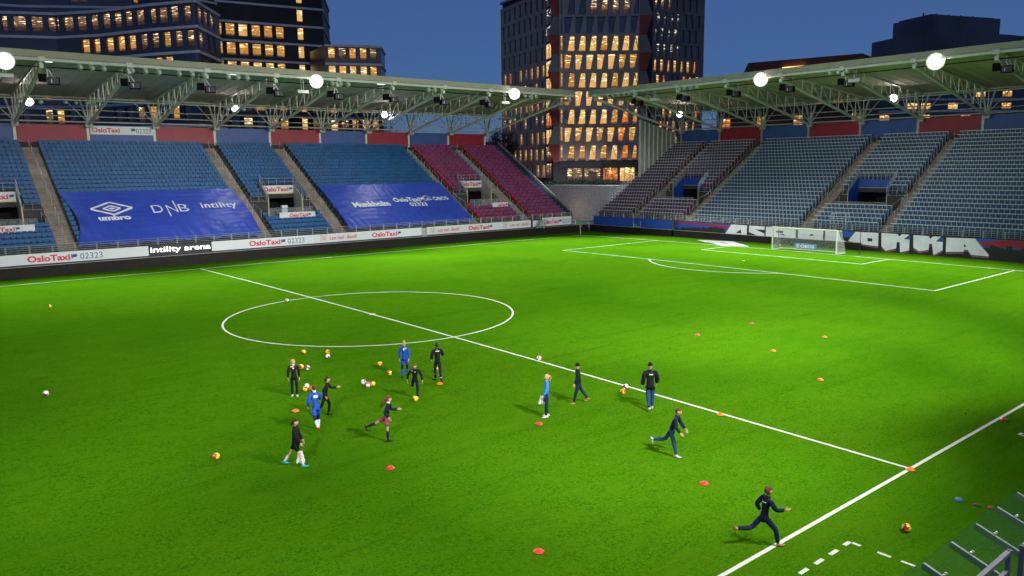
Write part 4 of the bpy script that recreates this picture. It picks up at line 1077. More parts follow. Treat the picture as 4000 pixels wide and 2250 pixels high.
def person(x,y,face,H,label,lean=3,legs=((12,4),(-12,10)),arms=((10,15,8),(-10,15,8)),top=None,bottom=None,shoes=None,hair=None,hairstyle='short',
           headyaw=0,hat=None,legw=1.0,socks=None,shorts=False,coat=0,build=1.0,leggings=None,stripe=None,collar=None,footpitch=(None,None),lateral=0,hand_col=None):
    """legs: (hip swing, knee bend) left, right; arms: (swing, elbow bend, outwards)"""
    k=H/1.7
    e=empty('person',gpos(x,y),R(50.5+face-90),label=label,cat='person')
    lt=.245*H; ls=.245*H; pel=Vector((0,0,0)); lam=R(lean)
    up=Vector((math.sin(R(lateral)),math.sin(lam),math.cos(lam))).normalized()
    J={}
    for i,s in ((0,-1),(1,1)):
        th,kb=legs[i]; hip=Vector((s*.052*H,0,-.015*H)); a=R(th); kn=hip+dirv(a,R(2),s)*lt; b=a-R(kb); an=kn+dirv(b,0,s)*ls
        J['h',i]=hip;J['k',i]=kn;J['a',i]=an
        fp=footpitch[i]; fp=R(fp) if fp is not None else (0 if abs(kb)<25 and abs(th)<32 else b*.9)
        J['fd',i]=Vector((s*.12,math.cos(fp),math.sin(fp))).normalized()
    low=min(min(J['a',i].z-.035*H,(J['a',i]+J['fd',i]*.09*H).z-.03*H) for i in (0,1))
    off=Vector((0,0,-low-.004)); my=(J['a',0].y+J['a',1].y)/2; off.y=-my*.6
    pel+=off
    for q in list(J):
        if q[0]!='fd': J[q]=J[q]+off
    sp=pel+up*.11*H; ch=pel+up*.235*H; nk=pel+up*.318*H; hd=nk+(up*.9+Vector((0,0,.4))).normalized()*.060*H
    for i,s in ((0,-1),(1,1)):
        sw,eb,out=arms[i]; sh=pel+up*.280*H+Vector((s*.104*H*build,0,0)); a=R(sw)
        el=sh+dirv(a,R(out),s)*.165*H; b=a+R(eb); wr=el+dirv(b,R(out)*.3,s)*.14*H; J['s',i]=sh;J['e',i]=el;J['w',i]=wr;J['hd',i]=dirv(b,0,s)
    bw=build
    def torso_arms(ex,armend=1.0,low_=0):
        coatlike=low_>.08; low_=max(low_,.055*k)
        v=[pel,sp,ch,nk]; ed=[(0,1),(1,2),(2,3)]; r=[(.10*k*bw+ex,.078*k*bw+ex),(.098*k*bw+ex,.078*k*bw+ex),(.118*k*bw+ex,.086*k*bw+ex),(.050*k+ex*.8,.048*k+ex*.8)]
        if True:
            v.append(pel-Vector((0,0,low_))); ed.append((0,len(v)-1)); r[0]=(.10*k*bw+ex,.08*k*bw+ex); r.append((.112*k*bw+ex,.095*k*bw+ex) if coatlike else (.095*k*bw+ex,.075*k*bw+ex))
        for i in (0,1):
            n=len(v); v+=[J['s',i],J['e',i],J['e',i].lerp(J['w',i],armend)]; ed+=[(2,n),(n,n+1),(n+1,n+2)]; r+=[.052*k*bw+ex,.041*k*bw+ex*1.2,.030*k+ex*1.1]
        return v,ed,r
    def hips_legs(ex,f=1.0,r2=1.0):
        v=[pel+up*.07*H,pel]; ed=[(0,1)]; r=[(.092*k*bw+ex,.075*k*bw+ex),(.104*k*bw+ex,.084*k*bw+ex)]
        for i in (0,1):
            n=len(v)
            if f<=1.0 and f>.5: pts=[J['h',i],J['k',i],J['k',i].lerp(J['a',i],(f-.5)*2)]; rr_=[.078*k*legw*bw+ex,.056*k*legw+ex,(.034+.014*(1-f))*k*legw+ex*r2]
            else: pts=[J['h',i],J['h',i].lerp(J['k',i],f*2)]; rr_=[.072*k*legw*bw+ex,.062*k*legw+ex*1.6]
            v+=pts; ed+=[(1,n)]+[(n+q,n+q+1) for q in range(len(pts)-1)]; r+=rr_
        return v,ed,r
    # body
    v,ed,r=torso_arms(-.012); n0=len(v); 
    v.append(hd); ed.append((3,len(v)-1)); r.append(.05*k)
    for i in (0,1):
        n=len(v); v+=[J['h',i],J['k',i],J['k',i].lerp(J['a',i],.35),J['a',i]]; ed+=[(0,n),(n,n+1),(n+1,n+2),(n+2,n+3)]; r+=[.05*k*bw,.042*k,.046*k,.028*k]
    B=MB(); addgeo(B,skin_eval(v,ed,r))
    hy=R(headyaw); tilt=lam*.5
    Mh=Matrix.Rotation(-tilt,4,'X')@Matrix.Rotation(hy,4,'Z'); hc=hd+Vector((0,.008*k,.035*k))
    def HT(a,b,c): return hc+Mh@Vector((a,b,c))*k
    def headf(a,b,c,sc_=1.0):
        # unit sphere to skull
        z=c*.118; yy=b*.095; xx=a*.074
        if c<0: xx*=1-.32*c*c; yy*=1-.12*c*c
        if b>.6: yy*=.96
        if b>.75 and -.35<c<.15 and abs(a)<.22: yy+=.022*(1-abs(a)/.22)
        return HT(xx*sc_,yy*sc_,z*sc_)
    n=len(B.v); hm=uvs(1,16,12,headf); addgeo(B,(hm.v,hm.f))
    for s in (-1,1):
        o=uvs(1,8,6,lambda a,b,c,s=s:HT(s*.074+a*.012,b*.018,c*.03)); addgeo(B,(o.v,o.f))
        o=uvs(1,8,6,lambda a,b,c,s=s:HT(s*.030+a*.012,.086+b*.008,.012+c*.007)); addgeo(B,(o.v,o.f),1)
        o=uvs(1,6,4,lambda a,b,c,s=s:HT(s*.030+a*.017,.086+b*.007,.032+c*.004)); addgeo(B,(o.v,o.f),1)
    o=uvs(1,8,6,lambda a,b,c:HT(a*.024,.082+b*.01,-.056+c*.007)); addgeo(B,(o.v,o.f),2)
    for i,s in ((0,-1),(1,1)):
        w_=J['w',i]; d=J['hd',i].normalized(); sd=Vector((0,1,0))-d*d.y
        sd=sd.normalized() if sd.length>.1 else Vector((0,0,1)); nn_=d.cross(sd).normalized()
        def PT(a,b,c): return w_+d*(a*k)+sd*(b*k)+nn_*(c*k)
        o=uvs(1,10,7,lambda a,b,c:PT(.045+.05*c,.034*a,.016*b)); addgeo(B,(o.v,o.f))
        curl=-s
        for fi,(off_,ln) in enumerate(((.024,.075),(.009,.085),(-.007,.078),(-.022,.060))):
            B.tube([PT(.07,off_,0),PT(.07+ln*.45,off_*1.15,.006*curl),PT(.07+ln*.8,off_*1.2,.02*curl),PT(.07+ln,off_*1.2,.036*curl)],[.0095*k,.009*k,.008*k,.006*k],6)
        B.tube([PT(.015,.028,0),PT(.045,.052,.008*curl),PT(.075,.058,.018*curl)],[.012*k,.010*k,.008*k],6)
    B.build('body',[M['skin'],M['eye'],M['lip']],e,smooth=True)
    # clothes
    T_=MB(); addgeo(T_,skin_eval(*torso_arms(.021*k+(.020*k if coat>.1 else (.012*k if coat else 0)),.97,coat*k))); 
    o=T_.build('coat' if coat>.1 else 'top',top,e,smooth=True)
    if leggings:
        L_=MB(); addgeo(L_,skin_eval(*hips_legs(.006*k,.93))); L_.build('leggings',leggings,e,smooth=True)
    P_=MB(); addgeo(P_,skin_eval(*(hips_legs(.022*k,.40) if shorts else hips_legs(.014*k,.97,1.6)))); P_.build('shorts' if shorts else 'trousers',bottom,e,smooth=True)
    for i in (0,1):
        A=J['a',i]; f=J['fd',i]; K_=J['k',i]
        if socks:
            S=MB(); S.tube([A.lerp(K_,-.02),A.lerp(K_,.25),A.lerp(K_,.6),A.lerp(K_,socks[1])],[.036*k,.045*k,.058*k,.052*k],10); S.build('sock',socks[0],e,smooth=True)
        upv=(K_-A).normalized(); upv=(upv-f*upv.dot(f)).normalized(); rt=f.cross(upv)
        c=A+f*.045*k-upv*.032*k
        def FT(a,b,c_): 
            h=.036*(1-.35*max(0,b)); zz=c_*h if c_>0 else c_*.026
            return c+rt*(a*.045*(1-.2*max(0,-b))*k)+f*(b*.145*k)+upv*(zz*k)
        S=uvs(1,12,8,FT); S.tube([A-upv*.03*k,A+upv*.03*k],[.05*k,.043*k],10); S.build('shoe',shoes,e,smooth=True)
    # hair
    if hair and not hat or hairstyle!='short':
        hm=MB()
        def hairf(a,b,c):
            g_=1.10+.03*noise.noise(Vector((a*3,b*3,c*3)))
            cc=c
            if b>.25 and c<.42: g_=.90   # face opening
            if c<-.55: g_=.85
            return headf(a,b-.06,cc+.05,g_)
        hs=uvs(1,18,14,hairf); addgeo(hm,(hs.v,hs.f))
        if hairstyle=='ponytail':
            hm.tube([HT(0,-.085,.06),HT(0,-.135,.05),HT(0,-.16,-.02),HT(.01,-.15,-.11),HT(.01,-.13,-.18)],[.022*k,.034*k,.038*k,.03*k,.008*k],8)
        if hairstyle=='bun':
            bs=uvs(1,10,8,lambda a,b,c:HT(a*.04,-.07+b*.04,.115+c*.035)); addgeo(hm,(bs.v,bs.f))
        if hairstyle=='long':
            hm.tube([HT(0,-.06,.04),HT(0,-.11,-.03),HT(0,-.17,-.13),HT(0,-.24,-.24),HT(.0,-.28,-.34)],[.05*k,.068*k,.07*k,.06*k,.015*k],10)
        if hairstyle=='tied':
            hm.tube([HT(0,-.08,.03),HT(0,-.115,-.03),HT(0,-.12,-.11)],[.03*k,.032*k,.012*k],8)
        hm.build('hair',hair,e,smooth=True)
    if hat:
        hs=MB(); g_=uvs(1,18,12,lambda a,b,c:headf(a,b-.04,max(c,.16)+(.12 if c>.5 else .0),1.13)); addgeo(hs,(g_.v,g_.f)); hs.tube([HT(0,-.004,.012),HT(0,-.004,.045)],[.094*k,.096*k],18); hs.build('beanie',hat,e,smooth=True)
    if not collar:
        c_=MB(); c_.tube([nk-up*.035*k,nk+up*.02*k],[.075*k,.062*k],12); c_.build('collar',top,e,smooth=True)
    if collar:
        c_=MB(); c_.tube([nk-up*.02*k,nk+up*.045*k],[.062*k,.056*k],12); c_.build('neck_warmer',collar,e,smooth=True)
    if stripe:   # a pale print on chest (+1) or back (-1)
        s,w_,h_,z_=stripe; c_=MB(); 
        base=pel+up*z_*H
        n=7
        for q in range(n):
            pts=[]
            for (aa,zz) in ((q/n,0),((q+1)/n,0),((q+1)/n,1),(q/n,1)):
                xx=(aa-.5)*w_; ang=xx/(.105*k*bw); 
                pts.append(base+Vector((math.sin(ang)*.122*k*bw,s*math.cos(ang)*.112*k*bw,0))+up*((zz-.5)*h_))
            c_.poly(pts)
        c_.build('print',M['print'],e,fix=False)
    return e,J,k
blk=cm('black_fabric',(.010,.010,.012)); nvy=cm('navy_fabric',(.010,.014,.035)); nvj=cm('navy_coat_fabric',(.008,.012,.026)); jeans=cm('blue_trouser_fabric',(.02,.05,.13)); blu=cm('royal_blue_fabric',(.015,.07,.42)); lbl=cm('light_blue_fabric',(.04,.20,.75))
white=cm('white_fabric',(.7,.72,.74)); dnv=cm('dark_navy_trousers',(.012,.018,.045)); boots=cm('brown_boot',(.36,.17,.05)); redb=cm('red_boot',(.75,.02,.02)); tealb=cm('turquoise_boot',(.03,.35,.45)); grey=cm('grey_shoe',(.42,.44,.44)); blkb=cm('black_boot',(.02,.02,.02)); tan=cm('tan_boot',(.35,.22,.08)); pinks=cm('pink_shorts_fabric',(.30,.06,.10))
blond=cm('blond_hair',(.45,.28,.10),.6,.3); brown=cm('brown_hair',(.10,.045,.02),.6,.3); dbrown=cm('dark_brown_hair',(.045,.022,.012),.6,.3); ginger=cm('golden_hair',(.55,.30,.09),.6,.3)
PP={'P1':(-11.57,-13.97),'P2':(-11.82,-17.14),'P3':(-12.80,-18.70),'P4':(-14.79,-21.17),'P5':(-6.47,-14.44),'P6':(-5.76,-16.06),'P7':(-7.83,-17.41),'P8':(-11.51,-20.98),'P9':(-5.37,-22.82),'P10':(-3.24,-22.46),'P11':(-1.74,-24.86),'P12':(-4.95,-28.3),'P13':(-8.0,-33.75)}
person(*PP['P1'],195,1.60,'standing person in a black tracksuit with a blond ponytail and pale collar',lean=2,legs=((3,3),(-3,3)),arms=((4,10,10),(-2,8,12)),top=blk,bottom=blk,shoes=grey,hair=blond,hairstyle='ponytail',headyaw=40,collar=white,stripe=(1,.05,.03,.235))
person(*PP['P2'],-80,1.58,'dark-haired person in black running, half hidden behind the player in blue',lean=12,legs=((25,35),(-20,20)),arms=((35,60,10),(-30,50,10)),top=blk,bottom=blk,shoes=blkb,hair=dbrown,hairstyle='tied')
person(*PP['P3'],30,1.74,'running person in blue kit with white socks and red boots, seen from behind',lean=10,legs=((-30,30),(18,12)),arms=((-20,60,14),(25,60,12)),top=blu,bottom=blu,shorts=True,leggings=dnv,socks=(white,.85),shoes=redb,hair=brown,stripe=(-1,.13,.09,.235),collar=white,footpitch=(-30,0))
person(*PP['P4'],-88,1.60,'walking person in a long black hooded top with bare legs, holding a white bib',lean=3,legs=((-27,8),(20,2)),arms=((8,22,4),(14,20,6)),top=blk,bottom=blk,shorts=True,socks=(white,.38),shoes=tealb,hair=dbrown,hairstyle='tied',coat=.13,footpitch=(-12,6))
person(*PP['P5'],175,1.68,'blond person in a royal blue training kit and black leggings facing the camera',lean=2,legs=((-8,8),(10,6)),arms=((6,12,8),(-4,8,8)),top=blu,bottom=blu,shorts=True,leggings=blk,socks=(blu,.8),shoes=blkb,hair=blond,hairstyle='bun',stripe=(1,.05,.05,.24))
person(*PP['P6'],10,1.74,'person in a black jacket and white socks jogging away from the camera',lean=6,legs=((14,10),(-22,26)),arms=((-25,70,16),(20,75,14)),top=blk,bottom=nvy,shoes=blkb,hair=dbrown,hairstyle='tied',socks=(white,.3),coat=.06,stripe=(-1,.16,.03,.26),footpitch=(0,-40))
person(*PP['P7'],190,1.56,'person in black dribbling a yellow football towards the camera',lean=20,legs=((8,10),(-30,55)),arms=((10,25,25),(-25,40,30)),top=blk,bottom=dnv,shoes=boots,hair=brown,hairstyle='tied',headyaw=-15,stripe=(1,.05,.03,.24))
person(*PP['P8'],-85,1.62,'running person with long brown hair, navy top, bare thighs and dark socks',lean=10,legs=((-58,12),(6,6)),arms=((20,70,8),(-25,60,8)),top=nvy,bottom=pinks,shorts=True,socks=(nvy,.85),shoes=blkb,hair=brown,hairstyle='long',collar=white,footpitch=(-70,0))
person(*PP['P9'],100,1.66,'standing person in a light blue top with a golden ponytail, holding a white bib',lean=-2,legs=((3,2),(-3,2)),arms=((12,18,4),(-3,5,6)),top=lbl,bottom=dnv,shoes=white,hair=ginger,hairstyle='ponytail')
person(*PP['P10'],95,1.68,'person in a beanie, long navy coat and tan boots walking left',lean=2,legs=((16,4),(-26,10)),arms=((12,14,8),(-8,10,8)),top=nvj,bottom=dnv,shoes=boots,hat=blk,coat=.17,build=1.12,stripe=(1,.06,.04,.25),footpitch=(4,-28))
person(*PP['P11'],8,1.86,'tall person in a beanie, black jacket and blue trousers walking away',lean=2,legs=((-12,16),(6,2)),arms=((-4,22,12),(6,25,16)),top=blk,bottom=jeans,shoes=grey,hat=blk,coat=.12,build=1.12,legw=1.15,stripe=(-1,.14,.035,.235),footpitch=(-30,0))
person(*PP['P12'],-112,1.70,'person in dark clothes and pale boots lunging forward near the halfway line',lean=20,legs=((-32,52),(16,3)),arms=((22,15,12),(6,35,16)),top=nvy,bottom=jeans,shoes=grey,hair=brown,headyaw=-10,footpitch=(-75,0))
person(*PP['P13'],-82,1.68,'person in navy sprinting on the near touchline with one leg stretched far behind',lean=8,legs=((-42,50),(42,30)),arms=((-40,70,12),(30,60,12)),top=nvy,bottom=dnv,shoes=tan,hair=brown,stripe=(-1,.2,.02,.24),footpitch=(-80,6))
def bib(loc,rz,label,s=1.0,seed=0):
    m=MB(); nx,nz=10,14
    for i in range(nx+1):
        for j in range(nz+1):
            u=i/nx-.5; v_=j/nz; wd=(.10+.16*v_)*s
            m.v.append((u*wd*2*.62+.02*noise.noise(Vector((u*5,v_*4,seed))),.05*math.sin(u*14+v_*3)*(.4+v_)+.02*noise.noise(Vector((u*9,v_*7,seed))),-v_*.42*s))
    for i in range(nx):
        for j in range(nz): q=i*(nz+1)+j; m.f.append((q,q+nz+1,q+nz+2,q+1)); m.m.append(0)
    o=m.build('bib',white,smooth=True,loc=loc,fix=False); o.rotation_euler=(0,0,rz); sm=o.modifiers.new('t','SOLIDIFY'); sm.thickness=.012
    tag(o,label,'bib')
bib((-14.67,-21.35,0.65),R(50.5-90),'white bib hanging from the hand of the person in the long black top',.95,1)
bib((-5.46,-22.64,0.93),R(50.5-90),'white bib hanging from the hand of the person in light blue',.8,2)

# ---------------- buildings ----------------
class Facade:
    """a wall run from P to Q; s = metres along it, n = metres out of it towards the stadium"""
    def __init__(f,P,Q):
        f.P=Vector(P); f.Q=Vector(Q); d=f.Q-f.P; f.L=d.length; f.d=d/f.L; f.n=Vector((f.d.y,-f.d.x))
    def T(f,s,z,n=0): p=f.P+f.d*s+f.n*n; return (p.x,p.y,z)
    def box(f,m,s0,s1,z0,z1,n0,n1,mi=0): m.prism([(s0,z0),(s1,z0),(s1,z1),(s0,z1)],n0,n1,lambda a,b,c:f.T(a,b,c),mi)
def window(fc,s0,s1,z0,z1,mt,parent,name='window',frame=True,n=-.18,poly=None,mull=0):
    m=MB(); pts=poly or [(s0,z0),(s1,z0),(s1,z1),(s0,z1)]
    sm=min(p[0] for p in pts); sx=max(p[0] for p in pts)
    m.poly([fc.T(a,b,n) for a,b in pts],0,[((a-sm)/(sx-sm),min(.999,max(.001,(b-z0)/(z1-z0)))) for a,b in pts])
    if frame:
        w_=.07
        for i in range(len(pts)):
            p,q=Vector(pts[i]),Vector(pts[(i+1)%len(pts)]); m.bar(fc.T(p.x,p.y,n+.02),fc.T(q.x,q.y,n+.02),w_,.12,1)
    for i in range(mull):
        a=s0+(s1-s0)*(i+1)/(mull+1); fc.box(m,a-.04,a+.04,z0,z1,n+.005,n+.09,1)
    return m
def emit_windows(lst,parent,cap=96):
    """lst: (mesh builder, material, size on view); the largest become parts, the rest one mass"""
    lst.sort(key=lambda t_:-t_[2])
    for m,mt,_ in lst[:cap]: m.build('window',[mt,M['facade_black']],parent,fix=False)
    rest=lst[cap:]
    if rest:
        mats=[M['facade_black']]; R_=MB()
        for m,mt,_ in rest:
            if mt not in mats: mats.append(mt)
            n=len(R_.v); R_.v+=m.v; k0=len(R_.f)
            for fi,f in enumerate(m.f):
                R_.f.append(tuple(q+n for q in f)); R_.m.append(0 if m.m[fi]==1 else mats.index(mt))
                if fi in m.uv: R_.uv[len(R_.f)-1]=m.uv[fi]
        tag(R_.build('windows',mats,parent,fix=False),kind='stuff')
def vis(p):
    return 1 if in_view(p,.01) else 0
wr=random.Random(11)
# tower with slanted windows
tw=empty('office_tower',(0,0,0),label='grey tower with slanted golden windows and rust red facets behind the corner',cat='tower')
FT=Facade((84.27,72.32),(96.48,62.21)); ZB=6.3; FH=3.56; ZW0=10.8
core=MB()
# plan of the main volume and its neighbours
def prismxy(m,pts,z0,z1,mi=0): m.prism(pts,z0,z1,lambda a,b,c:(a,b,c),mi)
n2=FT.n
fb=lambda s,n:tuple(FT.P+FT.d*s+n2*n)
prismxy(core,[fb(-1.2,-.55),fb(FT.L+2.7,-.55),fb(FT.L+2.7,-26),fb(-1.2,-26)],ZB,64)
core.build('core',M['facade_black'],tw)
rows=[]
z=ZW0-.35
body=MB(); facets=MB(); facets2=MB(); wins=[]
nf=15
cols_=7; pitch_=2.17; wW=1.45; hW=3.02
for k in range(nf):
    z0=ZW0+FH*k; z1=z0+hW
    A=(k%2==0)
    FT.box(body,-.05,FT.L+.05,z1+.04,z0+FH-.04,-.45,.02)     # floor band
    lit=M['pane_gold'] if k<=6 else M['pane_dark']
    prev0=0.0; prev1=0.0
    for c in range(cols_):
        off=1.05 if not A else 1.6
        b0=off+pitch_*c; 
        if A: poly=[(b0+.0,z0),(b0+1.5,z0),(b0+1.5,z1),(b0+.55,z1)]
        else: poly=[(b0+.0,z0),(b0+.95,z0),(b0+1.5,z1),(b0+.0,z1)]
        if poly[1][0]>FT.L-.1 or poly[2][0]>FT.L-.1: poly=[(b0,z0),(FT.L-.15,z0),(FT.L-.15,z1),(poly[3][0],z1)]
        # pier between this opening and the one before
        body.prism([(prev0,z0-.04),(poly[0][0],z0-.04),(poly[3][0],z1+.04),(prev1,z1+.04)],-.45,0,lambda a,b,cc:FT.T(a,b,cc),0)
        prev0=poly[1][0]; prev1=poly[2][0]
        m_=lit
        if k<=6:
            m_=wr.choice([M['pane_gold']]*5+[M['pane_amber']]*4)
            if c==5 and k in (0,1,2): m_=M['pane_orange']
        elif k==8: m_=M['pane_office'] if 1<c<6 else M['pane_dark']
        else: m_=M['pane_dark']
        mm=window(FT,poly[0][0]-.3,poly[1][0]+.3,z0,z1,m_,tw,n=-.38,poly=poly)
        if wr.random()<.25 and k<8: mm.bar(FT.T(poly[3][0],z1-.3,-.5+.14),FT.T(poly[1][0],z0+.2,-.5+.14),.16,.05,1)
        wins.append((mm,m_,10*vis(FT.T(b0,z0+1.5))+2+ (1 if k<8 else 0)))
    body.prism([(prev0,z0-.04),(FT.L,z0-.04),(FT.L,z1+.04),(prev1,z1+.04)],-.45,0,lambda a,b,cc:FT.T(a,b,cc),0)
    # narrow side light left of the first opening
    mm=window(FT,.3,.62,z0,z1,lit,tw,n=.03,frame=False); wins.append((mm,M['pane_amber'] if k<7 else M['pane_dark'],1))
    # facets at both corners
    for s0,s1,red in ((-2.3,-.02,A),(FT.L+.02,FT.L+2.6,not A)):
        mid=(z0+z0+FH)/2
        if s0<0: pts=[(s0+(1.1 if A else 0),z0-.3),(s1,z0-.3),(s1,z0+FH-.34),(s0+(0 if A else 1.1),z0+FH-.34)]
        else: pts=[(s0,z0-.3),(s1-(1.1 if not A else 0),z0-.3),(s1-(0 if not A else 1.1),z0+FH-.34),(s0,z0+FH-.34)]
        (facets if s0<0 else facets2).prism(pts,-.5,-.06 if red else -.12,lambda a,b,cc:FT.T(a,b,cc),0 if red else 1)
body.build('pier_grid',M['tower_grey'],tw); facets.build('corner_facets',[M['rust'],M['tower_dark']],tw); facets2.build('corner_facets',[M['rust'],M['tower_dark']],tw)
# ground floor
gf=MB(); FT.box(gf,-.05,FT.L+.05,9.35,10.5,-.45,.15); 
for s in (0,1.3,4.9,8.6,12.0): FT.box(gf,s,s+.22,ZB,9.35,-.45,-.1)
gf.build('ground_floor_frame',M['facade_black'],tw)
for s0,s1,mt in ((1.6,4.7,M['pane_office']),(5.1,8.4,M['pane_office']),(8.9,11.9,M['pane_orange']),(12.3,15.4,M['pane_gold'])):
    window(FT,s0,s1,ZB+.1,9.3,mt,tw,n=-.36,mull=2).build('shop_window',[mt,M['facade_black']],tw,fix=False)
m=MB(); FT.box(m,5.9,7.6,ZB,8.6,-.3,-.05); m.build('entrance',M['facade_black'],tw)
m=MB(); FT.box(m,6.0,6.7,ZB+.1,8.1,-.04,-.02);  FT.box(m,6.8,7.5,ZB+.1,8.1,-.04,-.02); m.build('entrance_door',M['pane_office'],tw,fix=False)
for s in (10.3,13.6,14.9):
    m=MB(); g_=uvs(.16,10,8); p=FT.T(s,8.6,.25); m.v=[(a+p[0],b+p[1],c+p[2]) for a,b,c in g_.v]; m.f=g_.f; m.m=g_.m; m.bar((p[0],p[1],p[2]+.14),(p[0],p[1],9.35),.03); m.build('wall_lamp',M['warm_lamp'],tw)
# left wing with narrow windows, glazed stair strip between
FL=Facade((95.09,104.09),(89.65,79.69)); FS=Facade((90.3,83.5),(86.4,74.6))
c2=MB(); 
def fp(F_,s,n): return tuple(F_.P+F_.d*s+F_.n*n)
ZT=47.4
prismxy(c2,[fp(FL,0,-.5),fp(FL,FL.L,-.5),fp(FL,FL.L,-14),fp(FL,0,-14)],ZB-6,ZT); c2.build('wing_core',M['facade_black'],tw)
b=MB(); nfl=12
for k in range(-1,11):
    z0=ZW0+FH*k; z1=z0+2.75
    if z1>ZT-.3: continue
    FL.box(b,0,FL.L,z1+.02,z0+FH-.02,-.45,.03)
    prev=0; off=.9+(0.55 if k%2 else 0); n=int((FL.L-1.5)/2.62)
    for c in range(n+1):
        a=off+c*2.62
        if a+1.1>FL.L-.2: break
        FL.box(b,prev,a,z0,z1,-.45,0); prev=a+1.05
        if k<=0: mt=M['pane_amber'] if wr.random()<.55 else M['pane_dark']
        elif k<=1: mt=M['pane_amber'] if wr.random()<.6 else M['pane_dark']
        elif k<=5: mt=wr.choice([M['pane_amber'],M['pane_amber'],M['pane_orange'],M['pane_office'],M['pane_dark']])
        elif k==10: mt=M['pane_office'] if c>5 else M['pane_dark']
        else: mt=M['pane_dark']
        wins.append((window(FL,a,a+1.05,z0,z1,mt,tw,n=-.3),mt,5*vis(FL.T(a,z0+1))+ (1 if mt is not M['pane_dark'] else 0)))
    FL.box(b,prev,FL.L,z0,z1,-.45,0)
FL.box(b,-.1,FL.L+.1,ZT,ZT+.5,-.6,.15)
b.build('wing_grid',M['tower_grey'],tw)
b=MB(); fr=[]
prismxy(b,[fp(FS,0,-.3),fp(FS,FS.L,-.3),fp(FS,FS.L,-9),fp(FS,0,-9)],ZB-6,70); b.build('stair_core',M['facade_black'],tw)
for k in range(-1,14):
    z0=ZW0+FH*k
    mt=M['pane_gold'] if k in (1,3,4,5,6) else (M['pane_orange'] if k==2 else (M['pane_office'] if k<1 else M['pane_cool']))
    if k==3: mt=M['pane_gold']
    wins.append((window(FS,.8,FS.L-.6,z0-.1,z0+FH-.45,mt,tw,n=-.2,mull=3),mt,9*vis(FS.T(1,z0+1))))
# right wing
FR=Facade((119.7,79.78),(136.37,76.5)); 
c3=MB(); prismxy(c3,[fp(FR,-2.5,-.5),fp(FR,FR.L,-.5),fp(FR,FR.L,-16),fp(FR,-2.5,-16)],0,64); c3.build('wing_core',M['facade_black'],tw)
b=MB()
for k in range(-1,15):
    z0=ZW0-.6+FH*k; z1=z0+2.9
    FR.box(b,-2.5,FR.L,z1+.02,z0+FH-.02,-.45,.03); prev=-2.5
    off=-.4+(.9 if k%2 else 0)
    for c in range(8):
        a=off+c*2.02
        w0=.95
        if a+w0>FR.L-.1: break
        sl=.35 if (c+k)%2 else 0
        poly=[(a,z0),(a+w0,z0),(a+w0-(sl if k%2 else 0),z1),(a+(sl if not k%2 else 0),z1)]
        b.prism([(prev,z0),(a,z0),(poly[3][0],z1),(prev if c==0 else prevt,z1)],-.45,0,lambda p_,q_,r_:FR.T(p_,q_,r_),0)
        prev=a+w0; prevt=poly[2][0]
        if k<=5: mt=wr.choice([M['pane_amber'],M['pane_orange'],M['pane_amber'],M['pane_dark']]) if k in(4,5) else wr.choice([M['pane_amber'],M['pane_amber'],M['pane_orange'],M['pane_dark']])
        elif k==6: mt=M['pane_amber'] if c<7 else M['pane_orange']
        elif k<=9: mt=M['pane_cool'] if c<5 else M['pane_dark']
        elif k==10: mt=M['pane_office'] if c<4 else M['pane_dark']
        else: mt=M['pane_dark']
        wins.append((window(FR,a,a+w0,z0,z1,mt,tw,n=-.3,poly=poly),mt,4*vis(FR.T(a,z0+1))+(1 if mt is not M['pane_dark'] else 0)))
    b.prism([(prev,z0),(FR.L,z0),(FR.L,z1),(prevt,z1)],-.45,0,lambda p_,q_,r_:FR.T(p_,q_,r_),0)
b.build('wing_grid',M['tower_dark'],tw)
emit_windows(wins,tw)

